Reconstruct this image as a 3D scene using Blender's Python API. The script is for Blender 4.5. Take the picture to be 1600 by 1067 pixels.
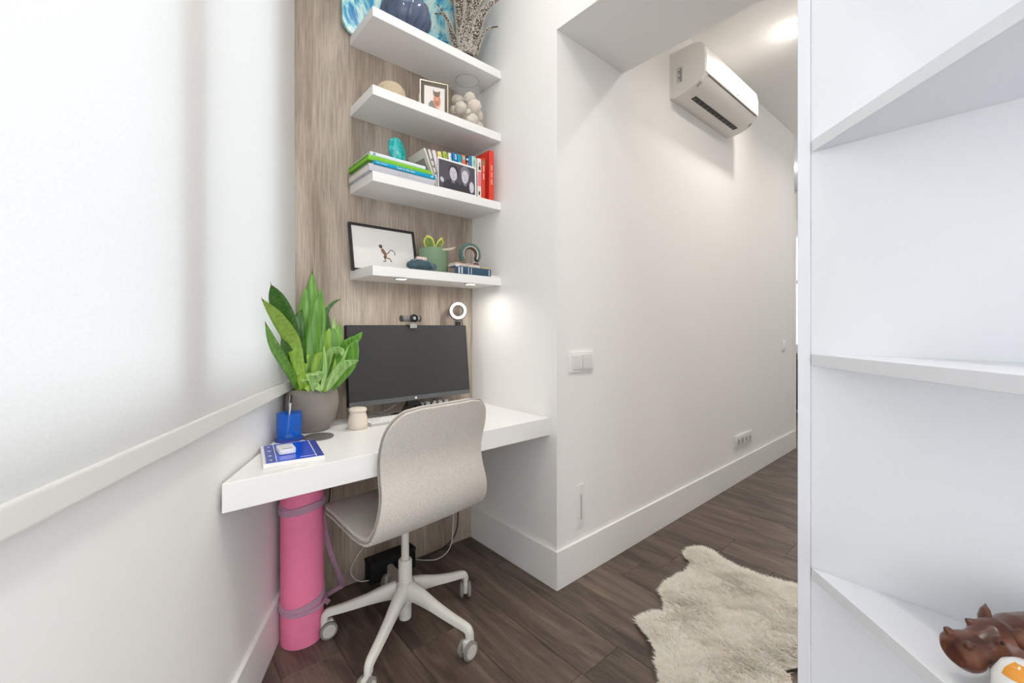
import bpy, bmesh, math, random
import numpy as np
from mathutils import Vector, Matrix, Euler
random.seed(7); np.random.seed(7)
for o in list(bpy.data.objects): bpy.data.objects.remove(o, do_unlink=True)
S = bpy.context.scene
COL = S.collection
R = math.radians
PI = math.pi

# ------------------------------------------------------------------ camera
CAMZ = 1.15
YAW = -math.atan2(.658, .753)
cam = bpy.data.cameras.new('camera'); camo = bpy.data.objects.new('camera', cam); COL.objects.link(camo)
cam.sensor_width = 36; cam.lens = 664/1600*36; cam.shift_y = -23.5/1600
cam.clip_start = .02
camo.location = (0, 0, CAMZ); camo.rotation_euler = (R(90), 0, YAW)
S.camera = camo
# ------------------------------------------------------------------ world, exposure
S.view_settings.view_transform = 'Standard'; S.view_settings.look = 'None'
S.view_settings.gamma = 1; S.view_settings.use_curve_mapping = False
S.view_settings.exposure = 0.10
w = bpy.data.worlds.new('sky'); S.world = w; w.use_nodes = True
w.node_tree.nodes['Background'].inputs[0].default_value = (.86, .93, 1, 1)
w.node_tree.nodes['Background'].inputs[1].default_value = .7
# left (window) wall frame: origin + direction
LO = Vector((.15, 1.325, 0)); LD = Vector((.4696, .8829, 0)); LN = Vector((.8829, -.4696, 0))  # LN into the room
LM = Matrix(((LD.x, LN.x, 0, LO.x), (LD.y, LN.y, 0, LO.y), (0, 0, 1, 0), (0, 0, 0, 1)))   # local: x along wall, y into room, z up
def area(name, loc, rot, size, size_y, energy, color, shape='RECTANGLE', spread=PI):
    l = bpy.data.lights.new(name, 'AREA'); l.shape = shape; l.size = size; l.size_y = size_y
    l.energy = energy; l.color = color; l.spread = spread
    o = bpy.data.objects.new(name, l); COL.objects.link(o); o.location = loc; o.rotation_euler = rot
    return o
# daylight just outside the window, pointing into the room
p = LM @ Vector((-.62, -.75, 1.9))
dl = area('window_daylight', p, (0, 0, 0), 3.0, 2.4, 17.5, (.90, .95, 1.0))
dl.rotation_euler = LN.to_track_quat('-Z', 'Y').to_euler()
# fill light through an added, unseen tall window behind the camera
rd = area('rear_fill', (-.2, -1.86, 1.4), (R(90), 0, 0), 2.0, 2.3, 42, (.97, .98, 1.0))
rd.rotation_euler = Vector((0, 1, 0)).to_track_quat('-Z', 'Y').to_euler()
# daylight outside the far window at the end of the corridor
fd = area('far_window_daylight', (6.95, 1.25, 1.6), (0, 0, 0), 4.0, 1.6, 14, (1, .98, .95))
fd.rotation_euler = Vector((-1, 0, 0)).to_track_quat('-Z', 'Y').to_euler()
WARM = (1, .94, .875)
ENERGY_DL = 6

# ------------------------------------------------------------------ materials
def lin(c):
    r = []
    for v in c[:3]:
        v /= 255
        r.append(v/12.92 if v <= .04045 else ((v+.055)/1.055)**2.4)
    return (r[0], r[1], r[2], 1)
MATS = {}
def mat(name, c, rough=.5, metal=0, bump=0, bscale=200, var=0, vscale=8, emit=None, es=0, trans=0, ior=1.45, coat=0, objvar=0, stretch=None, sheen=0, alpha=1):
    if name in MATS: return MATS[name]
    m = bpy.data.materials.new(name); m.use_nodes = True
    nt = m.node_tree; b = nt.nodes['Principled BSDF']; L = nt.links.new
    b.inputs['Base Color'].default_value = lin(c); b.inputs['Roughness'].default_value = rough
    b.inputs['Metallic'].default_value = metal; b.inputs['IOR'].default_value = ior
    b.inputs['Transmission Weight'].default_value = trans; b.inputs['Coat Weight'].default_value = coat
    b.inputs['Sheen Weight'].default_value = sheen; b.inputs['Alpha'].default_value = alpha
    tc = nt.nodes.new('ShaderNodeTexCoord'); mp = nt.nodes.new('ShaderNodeMapping'); L(tc.outputs['Object'], mp.inputs[0])
    if stretch: mp.inputs['Scale'].default_value = stretch
    if var or objvar:
        hs = nt.nodes.new('ShaderNodeHueSaturation'); hs.inputs['Color'].default_value = lin(c)
        n = nt.nodes.new('ShaderNodeTexNoise'); n.inputs['Scale'].default_value = vscale; n.inputs['Detail'].default_value = 5
        L(mp.outputs[0], n.inputs['Vector'])
        mr = nt.nodes.new('ShaderNodeMapRange'); mr.inputs['From Min'].default_value = .3; mr.inputs['From Max'].default_value = .7
        mr.inputs['To Min'].default_value = 1-var; mr.inputs['To Max'].default_value = 1+var; L(n.outputs['Fac'], mr.inputs['Value'])
        out = mr.outputs[0]
        if objvar:
            oi = nt.nodes.new('ShaderNodeObjectInfo'); m2 = nt.nodes.new('ShaderNodeMapRange')
            m2.inputs['To Min'].default_value = 1-objvar; m2.inputs['To Max'].default_value = 1+objvar; L(oi.outputs['Random'], m2.inputs['Value'])
            mu = nt.nodes.new('ShaderNodeMath'); mu.operation = 'MULTIPLY'; L(out, mu.inputs[0]); L(m2.outputs[0], mu.inputs[1]); out = mu.outputs[0]
        L(out, hs.inputs['Value']); L(hs.outputs[0], b.inputs['Base Color'])
    if bump:
        n = nt.nodes.new('ShaderNodeTexNoise'); n.inputs['Scale'].default_value = bscale; n.inputs['Detail'].default_value = 3
        L(mp.outputs[0], n.inputs['Vector'])
        bp = nt.nodes.new('ShaderNodeBump'); bp.inputs['Strength'].default_value = bump; bp.inputs['Distance'].default_value = .002
        L(n.outputs['Fac'], bp.inputs['Height']); L(bp.outputs[0], b.inputs['Normal'])
    if emit:
        b.inputs['Emission Color'].default_value = lin(emit); b.inputs['Emission Strength'].default_value = es
    MATS[name] = m
    return m
def ramp_mat(name, stops, scale, mapscale, rough=.5, distort=0, detail=8, coord='Object', bump=.15, objvar=0, objshift=0, fine=None, band=None):
    """noise driven colour ramp, used for wood grain and marbled paint"""
    m = bpy.data.materials.new(name); m.use_nodes = True
    nt = m.node_tree; b = nt.nodes['Principled BSDF']; L = nt.links.new
    b.inputs['Roughness'].default_value = rough
    tc = nt.nodes.new('ShaderNodeTexCoord'); mp = nt.nodes.new('ShaderNodeMapping'); mp.inputs['Scale'].default_value = mapscale
    src = tc.outputs[coord]
    oi = nt.nodes.new('ShaderNodeObjectInfo')
    if objshift:
        vm = nt.nodes.new('ShaderNodeVectorMath'); vm.operation = 'MULTIPLY_ADD'
        cx = nt.nodes.new('ShaderNodeCombineXYZ')
        for i in range(3): L(oi.outputs['Random'], cx.inputs[i])
        L(cx.outputs[0], vm.inputs[0]); vm.inputs[1].default_value = (objshift, objshift*1.7, objshift*.6); L(src, vm.inputs[2]); src = vm.outputs[0]
    L(src, mp.inputs[0])
    n = nt.nodes.new('ShaderNodeTexNoise'); n.inputs['Scale'].default_value = scale; n.inputs['Detail'].default_value = detail
    n.inputs['Distortion'].default_value = distort; n.inputs['Roughness'].default_value = .6
    L(mp.outputs[0], n.inputs['Vector'])
    cr = nt.nodes.new('ShaderNodeValToRGB'); e = cr.color_ramp.elements
    e[0].position = stops[0][0]; e[0].color = lin(stops[0][1]); e[1].position = stops[-1][0]; e[1].color = lin(stops[-1][1])
    for p_, c_ in stops[1:-1]:
        k = e.new(p_); k.color = lin(c_)
    L(n.outputs['Fac'], cr.inputs[0]); out = cr.outputs[0]
    if fine:
        mp2 = nt.nodes.new('ShaderNodeMapping'); mp2.inputs['Scale'].default_value = fine[1]; L(src, mp2.inputs[0])
        n2 = nt.nodes.new('ShaderNodeTexNoise'); n2.inputs['Scale'].default_value = fine[0]; n2.inputs['Detail'].default_value = 4
        L(mp2.outputs[0], n2.inputs['Vector'])
        mr = nt.nodes.new('ShaderNodeMapRange'); mr.inputs['From Min'].default_value = .3; mr.inputs['From Max'].default_value = .7
        mr.inputs['To Min'].default_value = 1-fine[2]; mr.inputs['To Max'].default_value = 1+fine[2]; L(n2.outputs['Fac'], mr.inputs['Value'])
        hs = nt.nodes.new('ShaderNodeHueSaturation'); L(out, hs.inputs['Color']); L(mr.outputs[0], hs.inputs['Value']); out = hs.outputs[0]
    if objvar:
        m2 = nt.nodes.new('ShaderNodeMapRange'); m2.inputs['To Min'].default_value = 1-objvar; m2.inputs['To Max'].default_value = 1+objvar
        L(oi.outputs['Random'], m2.inputs['Value'])
        hs = nt.nodes.new('ShaderNodeHueSaturation'); L(out, hs.inputs['Color']); L(m2.outputs[0], hs.inputs['Value']); out = hs.outputs[0]
    L(out, b.inputs['Base Color'])
    bp = nt.nodes.new('ShaderNodeBump'); bp.inputs['Strength'].default_value = bump; bp.inputs['Distance'].default_value = .002
    L(n.outputs['Fac'], bp.inputs['Height']); L(bp.outputs[0], b.inputs['Normal'])
    return m

M_WALL = mat('wall_paint', (246, 245, 243), .85, bump=.05, bscale=300)
M_CEIL = mat('ceiling_paint', (246, 245, 242), .9, bump=.03, bscale=200)
M_TRIM = mat('trim_paint', (246, 245, 243), .4)
M_LAM = mat('white_laminate', (244, 243, 242), .35)
M_CASE = mat('bookcase_laminate', (236, 238, 242), .42)
M_PANEL = ramp_mat('oak_laminate', [(.28, (130, 114, 100)), (.42, (157, 142, 128)), (.55, (178, 164, 149)), (.72, (198, 187, 173))],
                   2.2, (3.2, 3.2, .42), .55, distort=.6, fine=(60, (2.6, 2.6, .12), .24), bump=.12, objshift=3)
M_PLANK = ramp_mat('dark_oak_floor', [(.25, (52, 43, 38)), (.40, (82, 69, 61)), (.55, (105, 90, 79)), (.75, (128, 112, 99))],
                   2.6, (5.0, .75, 5), .42, distort=1.1, fine=(34, (5, .16, 5), .20), bump=.15, objvar=.16, objshift=9)
M_GAP = mat('floor_underlay', (40, 34, 30), .8)
M_WHITE = mat('white_plastic', (240, 240, 238), .35)
M_OFFW = mat('chair_enamel', (222, 221, 213), .38)
M_BLACK = mat('black_plastic', (22, 22, 23), .4)
M_DGREY = mat('dark_grey_plastic', (62, 62, 64), .45)
M_GREYP = mat('grey_rubber', (150, 148, 142), .6)
M_PAGES = mat('book_pages', (236, 230, 218), .8, bump=.3, bscale=400, stretch=(6, 1, .2))
M_STEEL = mat('steel', (190, 190, 188), .3, metal=1)
def fab(name, c1, c2, scale=900):
    m = bpy.data.materials.new(name); m.use_nodes = True
    nt = m.node_tree; b = nt.nodes['Principled BSDF']; L = nt.links.new
    b.inputs['Roughness'].default_value = .95; b.inputs['Sheen Weight'].default_value = .15
    tc = nt.nodes.new('ShaderNodeTexCoord')
    ns = []
    for sc in ((1, .12, .12), (.12, 1, 1)):
        mp = nt.nodes.new('ShaderNodeMapping'); mp.inputs['Scale'].default_value = sc; L(tc.outputs['Object'], mp.inputs[0])
        n = nt.nodes.new('ShaderNodeTexNoise'); n.inputs['Scale'].default_value = scale; n.inputs['Detail'].default_value = 2; L(mp.outputs[0], n.inputs['Vector']); ns.append(n)
    ad = nt.nodes.new('ShaderNodeMath'); ad.operation = 'ADD'; L(ns[0].outputs['Fac'], ad.inputs[0]); L(ns[1].outputs['Fac'], ad.inputs[1])
    cr = nt.nodes.new('ShaderNodeValToRGB'); e = cr.color_ramp.elements; e[0].position = .35; e[0].color = lin(c1); e[1].position = .65; e[1].color = lin(c2)
    h = nt.nodes.new('ShaderNodeMath'); h.operation = 'MULTIPLY'; h.inputs[1].default_value = .5; L(ad.outputs[0], h.inputs[0])
    L(h.outputs[0], cr.inputs[0]); L(cr.outputs[0], b.inputs['Base Color'])
    bp = nt.nodes.new('ShaderNodeBump'); bp.inputs['Strength'].default_value = .5; bp.inputs['Distance'].default_value = .001
    L(ad.outputs[0], bp.inputs['Height']); L(bp.outputs[0], b.inputs['Normal'])
    return m
M_FAB = fab('beige_melange_fabric', (182, 176, 166), (228, 223, 215), 1500)

# ------------------------------------------------------------------ helpers
def tagp(o, label=None, cat=None, group=None, kind=None):
    if label: o['label'] = label
    if cat: o['category'] = cat
    if group: o['group'] = group
    if kind: o['kind'] = kind
    return o
def thing(name, label, cat, loc=(0, 0, 0), rot=(0, 0, 0), group=None):
    o = bpy.data.objects.new(name, None); COL.objects.link(o)
    o.empty_display_size = .05
    o.location = loc; o.rotation_euler = rot
    return tagp(o, label, cat, group)
def root_matrix(o):
    while o.parent: o = o.parent
    return Matrix.LocRotScale(Vector(o.location), Euler(o.rotation_euler), Vector((1, 1, 1)))
def mk(name, bm, m, parent=None, smooth=None, world=False, label=None, kind=None, mods=None):
    if world and parent: bm.transform(root_matrix(parent).inverted())
    me = bpy.data.meshes.new(name); bm.normal_update(); bm.to_mesh(me); bm.free()
    if m: me.materials.append(m)
    if smooth:
        me.polygons.foreach_set('use_smooth', [True]*len(me.polygons))
        if smooth < 180: me.set_sharp_from_angle(angle=R(smooth))
    o = bpy.data.objects.new(name, me); COL.objects.link(o)
    if parent: o.parent = parent
    return tagp(o, label, None, None, kind)
def box(x0, x1, y0, y1, z0, z1, bev=0, seg=2, bm=None):
    b = bmesh.new()
    bmesh.ops.create_cube(b, size=1, matrix=Matrix.Translation(((x0+x1)/2, (y0+y1)/2, (z0+z1)/2)) @ Matrix.Diagonal((x1-x0, y1-y0, z1-z0, 1)))
    if bev: bmesh.ops.bevel(b, geom=b.edges[:], offset=bev, segments=seg, profile=.7, affect='EDGES')
    return merge(bm, b)
def merge(dst, src):
    if dst is None: return src
    me = bpy.data.meshes.new('tmp'); src.to_mesh(me); src.free(); dst.from_mesh(me); bpy.data.meshes.remove(me)
    return dst
def prism(pts, z0, z1, bev=0, seg=2, bm=None):
    b = bmesh.new(); vs = [b.verts.new((x, y, z0)) for x, y in pts]
    f = b.faces.new(vs); r = bmesh.ops.extrude_face_region(b, geom=[f])
    for v in [g for g in r['geom'] if isinstance(g, bmesh.types.BMVert)]: v.co.z = z1
    bmesh.ops.recalc_face_normals(b, faces=b.faces[:])
    if bev: bmesh.ops.bevel(b, geom=b.edges[:], offset=bev, segments=seg, profile=.7, affect='EDGES')
    return merge(bm, b)
def xzplate(pts, y0, y1, bm=None, bev=0):
    """outline in x,z; thickness y0..y1"""
    b = prism(pts, -y1, -y0, bev)
    b.transform(Matrix.Rotation(R(90), 4, 'X'))
    return merge(bm, b)
def lathe(prof, seg=32, bm=None, c=(0, 0, 0), a0=0, lobes=0, lobeamp=0):
    b = bmesh.new(); rings = []
    for r, z in prof:
        if r < 1e-6: rings.append([b.verts.new((c[0], c[1], c[2]+z))])
        else:
            ring = []
            for i in range(seg):
                a = a0+2*PI*i/seg; rr = r*(1+(lobeamp*abs(math.cos(lobes*a/2)) if lobes else 0))
                ring.append(b.verts.new((c[0]+rr*math.cos(a), c[1]+rr*math.sin(a), c[2]+z)))
            rings.append(ring)
    for A, B in zip(rings, rings[1:]):
        if len(A) == 1 and len(B) == 1: continue
        for i in range(seg):
            j = (i+1) % seg
            if len(A) == 1: b.faces.new((A[0], B[j], B[i]))
            elif len(B) == 1: b.faces.new((A[i], A[j], B[0]))
            else: b.faces.new((A[i], A[j], B[j], B[i]))
    bmesh.ops.recalc_face_normals(b, faces=b.faces[:])
    return merge(bm, b)
def catmull(P, n=8):
    P = [Vector(p) for p in P]
    if len(P) < 3: return P
    Q = [P[0]*2-P[1]]+P+[P[-1]*2-P[-2]]; out = []
    for i in range(1, len(Q)-2):
        for k in range(n):
            t = k/n; a, b, c, d = Q[i-1], Q[i], Q[i+1], Q[i+2]
            out.append(.5*((2*b)+(c-a)*t+(2*a-5*b+4*c-d)*t*t+(3*b-a-3*c+d)*t**3))
    out.append(P[-1]); return out
def tube(path, r, seg=10, bm=None, closed=False, flat=None, smoothn=0):
    """r number or list; flat=(a,b) scales of the section"""
    if smoothn:
        rr = r if isinstance(r, (list, tuple)) else None
        path2 = catmull(path, smoothn)
        if rr: r = [float(np.interp(i/(len(path2)-1)*(len(rr)-1), range(len(rr)), rr)) for i in range(len(path2))]
        path = path2
    path = [Vector(p) for p in path]; n = len(path)
    b = bmesh.new(); rings = []; up = None
    for i, p_ in enumerate(path):
        a = path[i-1] if (i > 0 or closed) else path[0]; c = path[(i+1) % n] if (i < n-1 or closed) else path[-1]
        t = (c-a).normalized()
        if up is None: up = Vector((0, 0, 1)) if abs(t.z) < .9 else Vector((0, 1, 0))
        s = t.cross(up).normalized(); up = s.cross(t).normalized()
        q = r[i] if isinstance(r, (list, tuple)) else r
        fa, fb = flat or (1, 1)
        rings.append([b.verts.new(p_+s*math.cos(2*PI*k/seg)*q*fa+up*math.sin(2*PI*k/seg)*q*fb) for k in range(seg)])
    m_ = n if closed else n-1
    for i in range(m_):
        A, B = rings[i], rings[(i+1) % n]
        for k in range(seg): b.faces.new((A[k], A[(k+1) % seg], B[(k+1) % seg], B[k]))
    if not closed:
        b.faces.new(rings[0][::-1]); b.faces.new(rings[-1])
    bmesh.ops.recalc_face_normals(b, faces=b.faces[:])
    return merge(bm, b)
def ell(cx, cz, rx, rz, n=20, rot=0, a0=0, a1=360):
    out = []
    for i in range(n):
        a = R(a0+(a1-a0)*i/(n if a1-a0 == 360 else n-1)); x = rx*math.cos(a); z = rz*math.sin(a); q = R(rot)
        out.append((cx+x*math.cos(q)-z*math.sin(q), cz+x*math.sin(q)+z*math.cos(q)))
    return out
def rrect(x0, x1, z0, z1, r, n=6):
    out = []
    for cx, cz, a in ((x1-r, z1-r, 0), (x0+r, z1-r, 90), (x0+r, z0+r, 180), (x1-r, z0+r, 270)):
        for i in range(n+1):
            q = R(a+90*i/n); out.append((cx+r*math.cos(q), cz+r*math.sin(q)))
    return out
def ribbon(pts, w):
    """flat outline in x,z of a stroke"""
    pts = [Vector((a, b, 0)) for a, b in pts]; L_, R_ = [], []
    for i, p_ in enumerate(pts):
        t = (pts[min(i+1, len(pts)-1)]-pts[max(i-1, 0)]).normalized(); s = Vector((-t.y, t.x, 0))
        ww = w[i] if isinstance(w, (list, tuple)) else w
        L_.append((p_+s*ww)[:2]); R_.append((p_-s*ww)[:2])
    return [tuple(a) for a in L_+R_[::-1]]
def text_bm(s, size, fn, align='LEFT'):
    cu = bpy.data.curves.new('t', 'FONT'); cu.body = s; cu.size = size; cu.align_x = align; cu.resolution_u = 2
    o = bpy.data.objects.new('t', cu); COL.objects.link(o); bpy.context.view_layer.update()
    me = bpy.data.meshes.new_from_object(o.evaluated_get(bpy.context.evaluated_depsgraph_get()))
    bpy.data.objects.remove(o, do_unlink=True); bpy.data.curves.remove(cu)
    b = bmesh.new(); b.from_mesh(me); bpy.data.meshes.remove(me)
    for v in b.verts: v.co = Vector(fn(v.co.x, v.co.y))
    return b
def at(px, py, Z):
    u = (px-800)/664
    return Vector((Z*(.753*u+.658), Z*(-.658*u+.753), CAMZ-(py-510)*Z/664))
def sub(name, o, parent, loc):
    c = o.copy(); COL.objects.link(c); c.parent = parent; c.location = loc; return c

# ------------------------------------------------------------------ room shell
WX, WY, YP, CZ, SOF = 1.372, 1.272, 1.9, 2.96, 2.45
floor = mk('floor', box(-2.2, 7.2, -2.6, 3.4, -.08, -.012), M_GAP, kind='structure')
ceil = mk('ceiling', box(-2.2, 7.2, -2.6, 3.4, CZ, CZ+.1), M_CEIL, kind='structure')
# planks run along Y
PW = .189; plank_meshes = {}
def plank_mesh(L_):
    k = round(L_, 3)
    if k not in plank_meshes:
        b = box(-PW/2+.0006, PW/2-.0006, .0006, L_-.0006, -.012, 0, .0012, 1)
        me = bpy.data.meshes.new('plank'); b.to_mesh(me); b.free(); me.materials.append(M_PLANK); plank_meshes[k] = me
    return plank_meshes[k]
x = -.6
rp = random.Random(3)
while x < 6.9:
    xa = x+PW/2
    y0 = -1.9 if xa < 2.3 else -.7
    y1 = 1.9 if xa-PW/2 < 1.36 else (1.27 if xa < 4.6 else 3.2)
    if xa < .2: y1 = min(y1, 1.42+(xa-.1)*1.88+.25)
    y = y0 - rp.uniform(0, 1.1)
    first = True
    while y < y1-.01:
        Lp = rp.choice((1.2, 1.2, 1.2)) 
        a = max(y, y0); bnd = min(y+Lp, y1)
        if bnd-a > .02:
            o = bpy.data.objects.new('plank', plank_mesh(bnd-a)); COL.objects.link(o); o.parent = floor; o.location = (xa, a, 0)
        y += Lp
    x += PW
# left wall with window opening, in its own frame
def lbox(x0, x1, y0, y1, z0, z1, bev=0): b = box(x0, x1, y0, y1, z0, z1, bev); b.transform(LM); return b
bmw = lbox(-3.6, .655, -.22, 0, 0, .98)
for a in ((-3.6, .655, -.22, 0, 2.72, CZ), (-3.6, -1.72, -.22, 0, .98, 2.72), (.42, .655, -.22, 0, .98, 2.72)):
    bmw = merge(bmw, lbox(*a))
mk('wall_left', bmw, M_WALL, kind='structure')
wn = bpy.data.objects.new('window_1', None); COL.objects.link(wn); wn.location = LM @ Vector((-.6, -.1, .98)); wn.rotation_euler = (0, 0, math.atan2(LD.y, LD.x)); tagp(wn, kind='structure')
wx0, wx1 = -1.72, .42
fb = None
for a in ((wx0, wx1, -.1, -.04, .98, 1.04), (wx0, wx1, -.1, -.04, 2.66, 2.72), (wx0, wx0+.06, -.1, -.04, 1.04, 2.66), (wx1-.06, wx1, -.1, -.04, 1.04, 2.66), (-.245, -.115, -.1, -.002, 1.04, 2.66)):
    q = lbox(*a, .004); fb = merge(fb, q)
mk('window_frame', fb, M_TRIM, wn, world=True)
M_GLASS = mat('window_glass', (255, 255, 255), 0, trans=1, ior=1.0)
for a, b_ in ((wx0+.06, -.245), (-.115, wx1-.06)):
    mk('pane', lbox(a, b_, -.072, -.068, 1.04, 2.66), M_GLASS, wn, world=True)
mk('wall_niche_back', box(.3, WX+.5, YP+.012, YP+.15, 0, CZ), M_WALL, kind='structure').name = 'wall_back'
# block between niche and corridor (its two faces are the white walls in view)
mk('wall_right', box(WX, 4.66, WY, YP+.15, 0, CZ), M_WALL, kind='structure')
mk('ceiling_beam', box(WX, 1.866, -1.55, WY, SOF, CZ), M_WALL, kind='structure').name = 'trim_1'
mk('wall_far', box(6.6, 6.75, -.8, 3.3, 0, .85), M_WALL, kind='structure')
bf = box(6.6, 6.75, -.8, 3.3, 2.42, CZ)
mk('wall_far_upper', bf, M_WALL, kind='structure').name = 'wall_far_top'
w2 = bpy.data.objects.new('window_2', None); COL.objects.link(w2); w2.location = (6.65, 1.5, .85); tagp(w2, kind='structure')
fb = None
for a in ((6.6, 6.66, -.8, 3.3, .85, .91), (6.6, 6.66, -.8, 3.3, 2.36, 2.42), (6.6, 6.66, -.8, 3.3, 1.72, 1.77)): fb = merge(fb, box(*a, .004))
for yy in (-.78, .6, 1.3, 2.6): fb = merge(fb, box(6.6, 6.66, yy, yy+.06, .91, 2.36, .004))
mk('window_frame', fb, M_TRIM, w2, world=True)
mk('pane', box(6.628, 6.632, -.78, 3.28, .91, 2.36), M_GLASS, w2, world=True)
mk('wall_north', box(4.66, 6.75, 3.3, 3.4, 0, CZ), M_WALL, kind='structure')
mk('wall_side', box(4.5, 4.66, YP+.15, 3.4, 0, CZ), M_WALL, kind='structure')
mk('wall_south', box(1.9, 6.75, -.85, -.75, 0, CZ), M_WALL, kind='structure')
mk('wall_divide', box(1.9, 2.0, -1.6, -.85, 0, CZ), M_WALL, kind='structure')
q = box(-2.1, -1.2, -1.7, -1.6, 0, CZ); q = box(.8, 2.0, -1.7, -1.6, 0, CZ, 0, 2, q); q = box(-1.2, .8, -1.7, -1.6, 0, .2, 0, 2, q); q = box(-1.2, .8, -1.7, -1.6, 2.6, CZ, 0, 2, q)
mk('wall_rear', q, M_WALL, kind='structure')
w3 = bpy.data.objects.new('added_rear_window', None); COL.objects.link(w3); w3.location = (-.2, -1.65, .2); tagp(w3, kind='structure')  # assumed window, added so fill light enters from behind the camera
q = None
for a in ((-1.2, .8, .2, .26), (-1.2, .8, 2.54, 2.6), (-1.2, -1.14, .26, 2.54), (.74, .8, .26, 2.54), (-.24, -.16, .26, 2.54)): q = box(a[0], a[1], -1.69, -1.63, a[2], a[3], .004, 2, q)
mk('window_frame', q, M_TRIM, w3, world=True)
for a, b_ in ((-1.14, -.24), (-.16, .74)): mk('pane', box(a, b_, -1.662, -1.658, .26, 2.54), M_GLASS, w3, world=True)
# baseboards
BB = .1675
def board(name, bm, world=True): return mk(name, bm, M_TRIM, kind='structure')
board('baseboard_niche', box(WX-.012, WX, WY, YP, 0, BB, .002))
board('baseboard_right', box(WX-.012, 4.66, WY-.012, WY, 0, BB, .002))
bl = lbox(-3.5, .62, 0, .014, 0, BB-.005, .002); board('baseboard_left', bl)
board('trim_2', box(4.655, 4.672, WY-.014, WY+.05, 0, 2.4, .003))
# wood panel of the niche: two boards
wp = thing('wood_panel', 'brown wood grain laminate panel covering the niche wall behind desk and shelves', 'wall panel', (.9, YP, 0))
mk('panel_board', box(.40, .9912, YP, YP+.012, 0, CZ, .0006, 1), M_PANEL, wp, world=True)
mk('panel_board', box(.9922, WX, YP, YP+.012, 0, CZ, .0006, 1), M_PANEL, wp, world=True)

# ------------------------------------------------------------------ ceiling lights
M_LAMP = mat('lamp_glow', (255, 250, 240), .5, emit=(255, 246, 232), es=9)
def downlight(x, y, z, e, group=None, label=None, r=.04, spread=150, up=0):
    t = thing('downlight', label or 'white round recessed downlight in the corridor ceiling', 'ceiling light', (x, y, z), group=group)
    mk('trim_ring', lathe([(r, -.004), (r+.012, -.003), (r+.014, 0), (r+.012, .0), (r, 0)], 32), M_WHITE, t, 60)
    mk('lens', lathe([(0, -.012), (r*.6, -.010), (r, -.003), (r, 0)], 32), M_LAMP, t)
    area('downlight_lamp', (x, y, z-.015), (0, 0, 0), r*2, r*2, e, WARM, 'DISK', R(spread))
    if up:
        l = bpy.data.lights.new('ceiling_fill', 'POINT'); l.energy = up; l.color = WARM; l.shadow_soft_size = .03  # extra point lamp below the lens, added to brighten the ceiling
        o = bpy.data.objects.new('ceiling_fill', l); COL.objects.link(o); o.location = (x, y, z-.05)
    return t
downlight(2.98, .83, CZ, ENERGY_DL*.85, up=.7)
for xx, yy in ((4.3, .35), (2.3, .3), (5.6, 1.6)):
    downlight(xx, yy, CZ, ENERGY_DL*.9, 'downlights outside the view', 'white recessed downlight added for brightness, outside the view', up=2.5)  # extra unseen corridor downlights, added to raise the brightness
downlight(.98, 1.22, CZ, .8, 'downlights outside the view', 'white recessed downlight added for brightness, outside the view', up=1.3)
for xx, yy in ((.72, .55), (.35, -.5), (-.3, -1.0), (1.1, -.9)):
    downlight(xx, yy, CZ, ENERGY_DL*.8, 'downlights outside the view', 'white recessed downlight added for brightness, outside the view', up=2)  # extra unseen room downlights, added to lift the overall light level

# ------------------------------------------------------------------ roller blind
def blind_mat():
    m = bpy.data.materials.new('blind_fabric'); m.use_nodes = True; nt = m.node_tree
    for n in list(nt.nodes): nt.nodes.remove(n)
    o = nt.nodes.new('ShaderNodeOutputMaterial'); d = nt.nodes.new('ShaderNodeBsdfDiffuse'); t = nt.nodes.new('ShaderNodeBsdfTranslucent'); mx = nt.nodes.new('ShaderNodeMixShader')
    n = nt.nodes.new('ShaderNodeTexNoise'); n.inputs['Scale'].default_value = 420; cr = nt.nodes.new('ShaderNodeValToRGB')
    cr.color_ramp.elements[0].color = (.84, .84, .83, 1); cr.color_ramp.elements[1].color = (.93, .93, .92, 1)
    nt.links.new(n.outputs['Fac'], cr.inputs[0]); nt.links.new(cr.outputs[0], d.inputs[0]); nt.links.new(cr.outputs[0], t.inputs[0])
    mx.inputs[0].default_value = .5
    nt.links.new(d.outputs[0], mx.inputs[1]); nt.links.new(t.outputs[0], mx.inputs[2]); nt.links.new(mx.outputs[0], o.inputs[0])
    return m
bl = thing('roller_blind', 'white translucent roller blind drawn down over the left window', 'blind', LM @ Vector((-.5, .03, .905)), (0, 0, math.atan2(LD.y, LD.x)))
b = bmesh.new(); NX, NZ = 60, 30; g = []
for i in range(NX+1):
    row = []
    for j in range(NZ+1):
        v = j/NZ; z = .925+v*1.9
        edge = .618-.028*math.sin(PI*min(1, v/.55))**1.0 if v < .55 else .618
        s = -2.3+(edge+2.3)*i/NX
        f = max(0, (i/NX-.9)/.1)
        y = .028+.010*f*math.sin(PI*min(1, v/.55))
        row.append(b.verts.new(LM @ Vector((s, y, z))))
    g.append(row)
for i in range(NX):
    for j in range(NZ): b.faces.new((g[i][j], g[i+1][j], g[i+1][j+1], g[i][j+1]))
mk('blind_cloth', b, blind_mat(), bl, 180, world=True)
q = lbox(-2.3, .618, .021, .036, .905, .9455, .0035); mk('hem_bar', q, mat('blind_hem', (226, 226, 222), .6), bl, world=True)
q = tube([(-2.3, .045, 2.86), (.62, .045, 2.86)], .03, 20); q.transform(LM); mk('roller_tube', q, M_WHITE, bl, 60, world=True)

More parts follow.
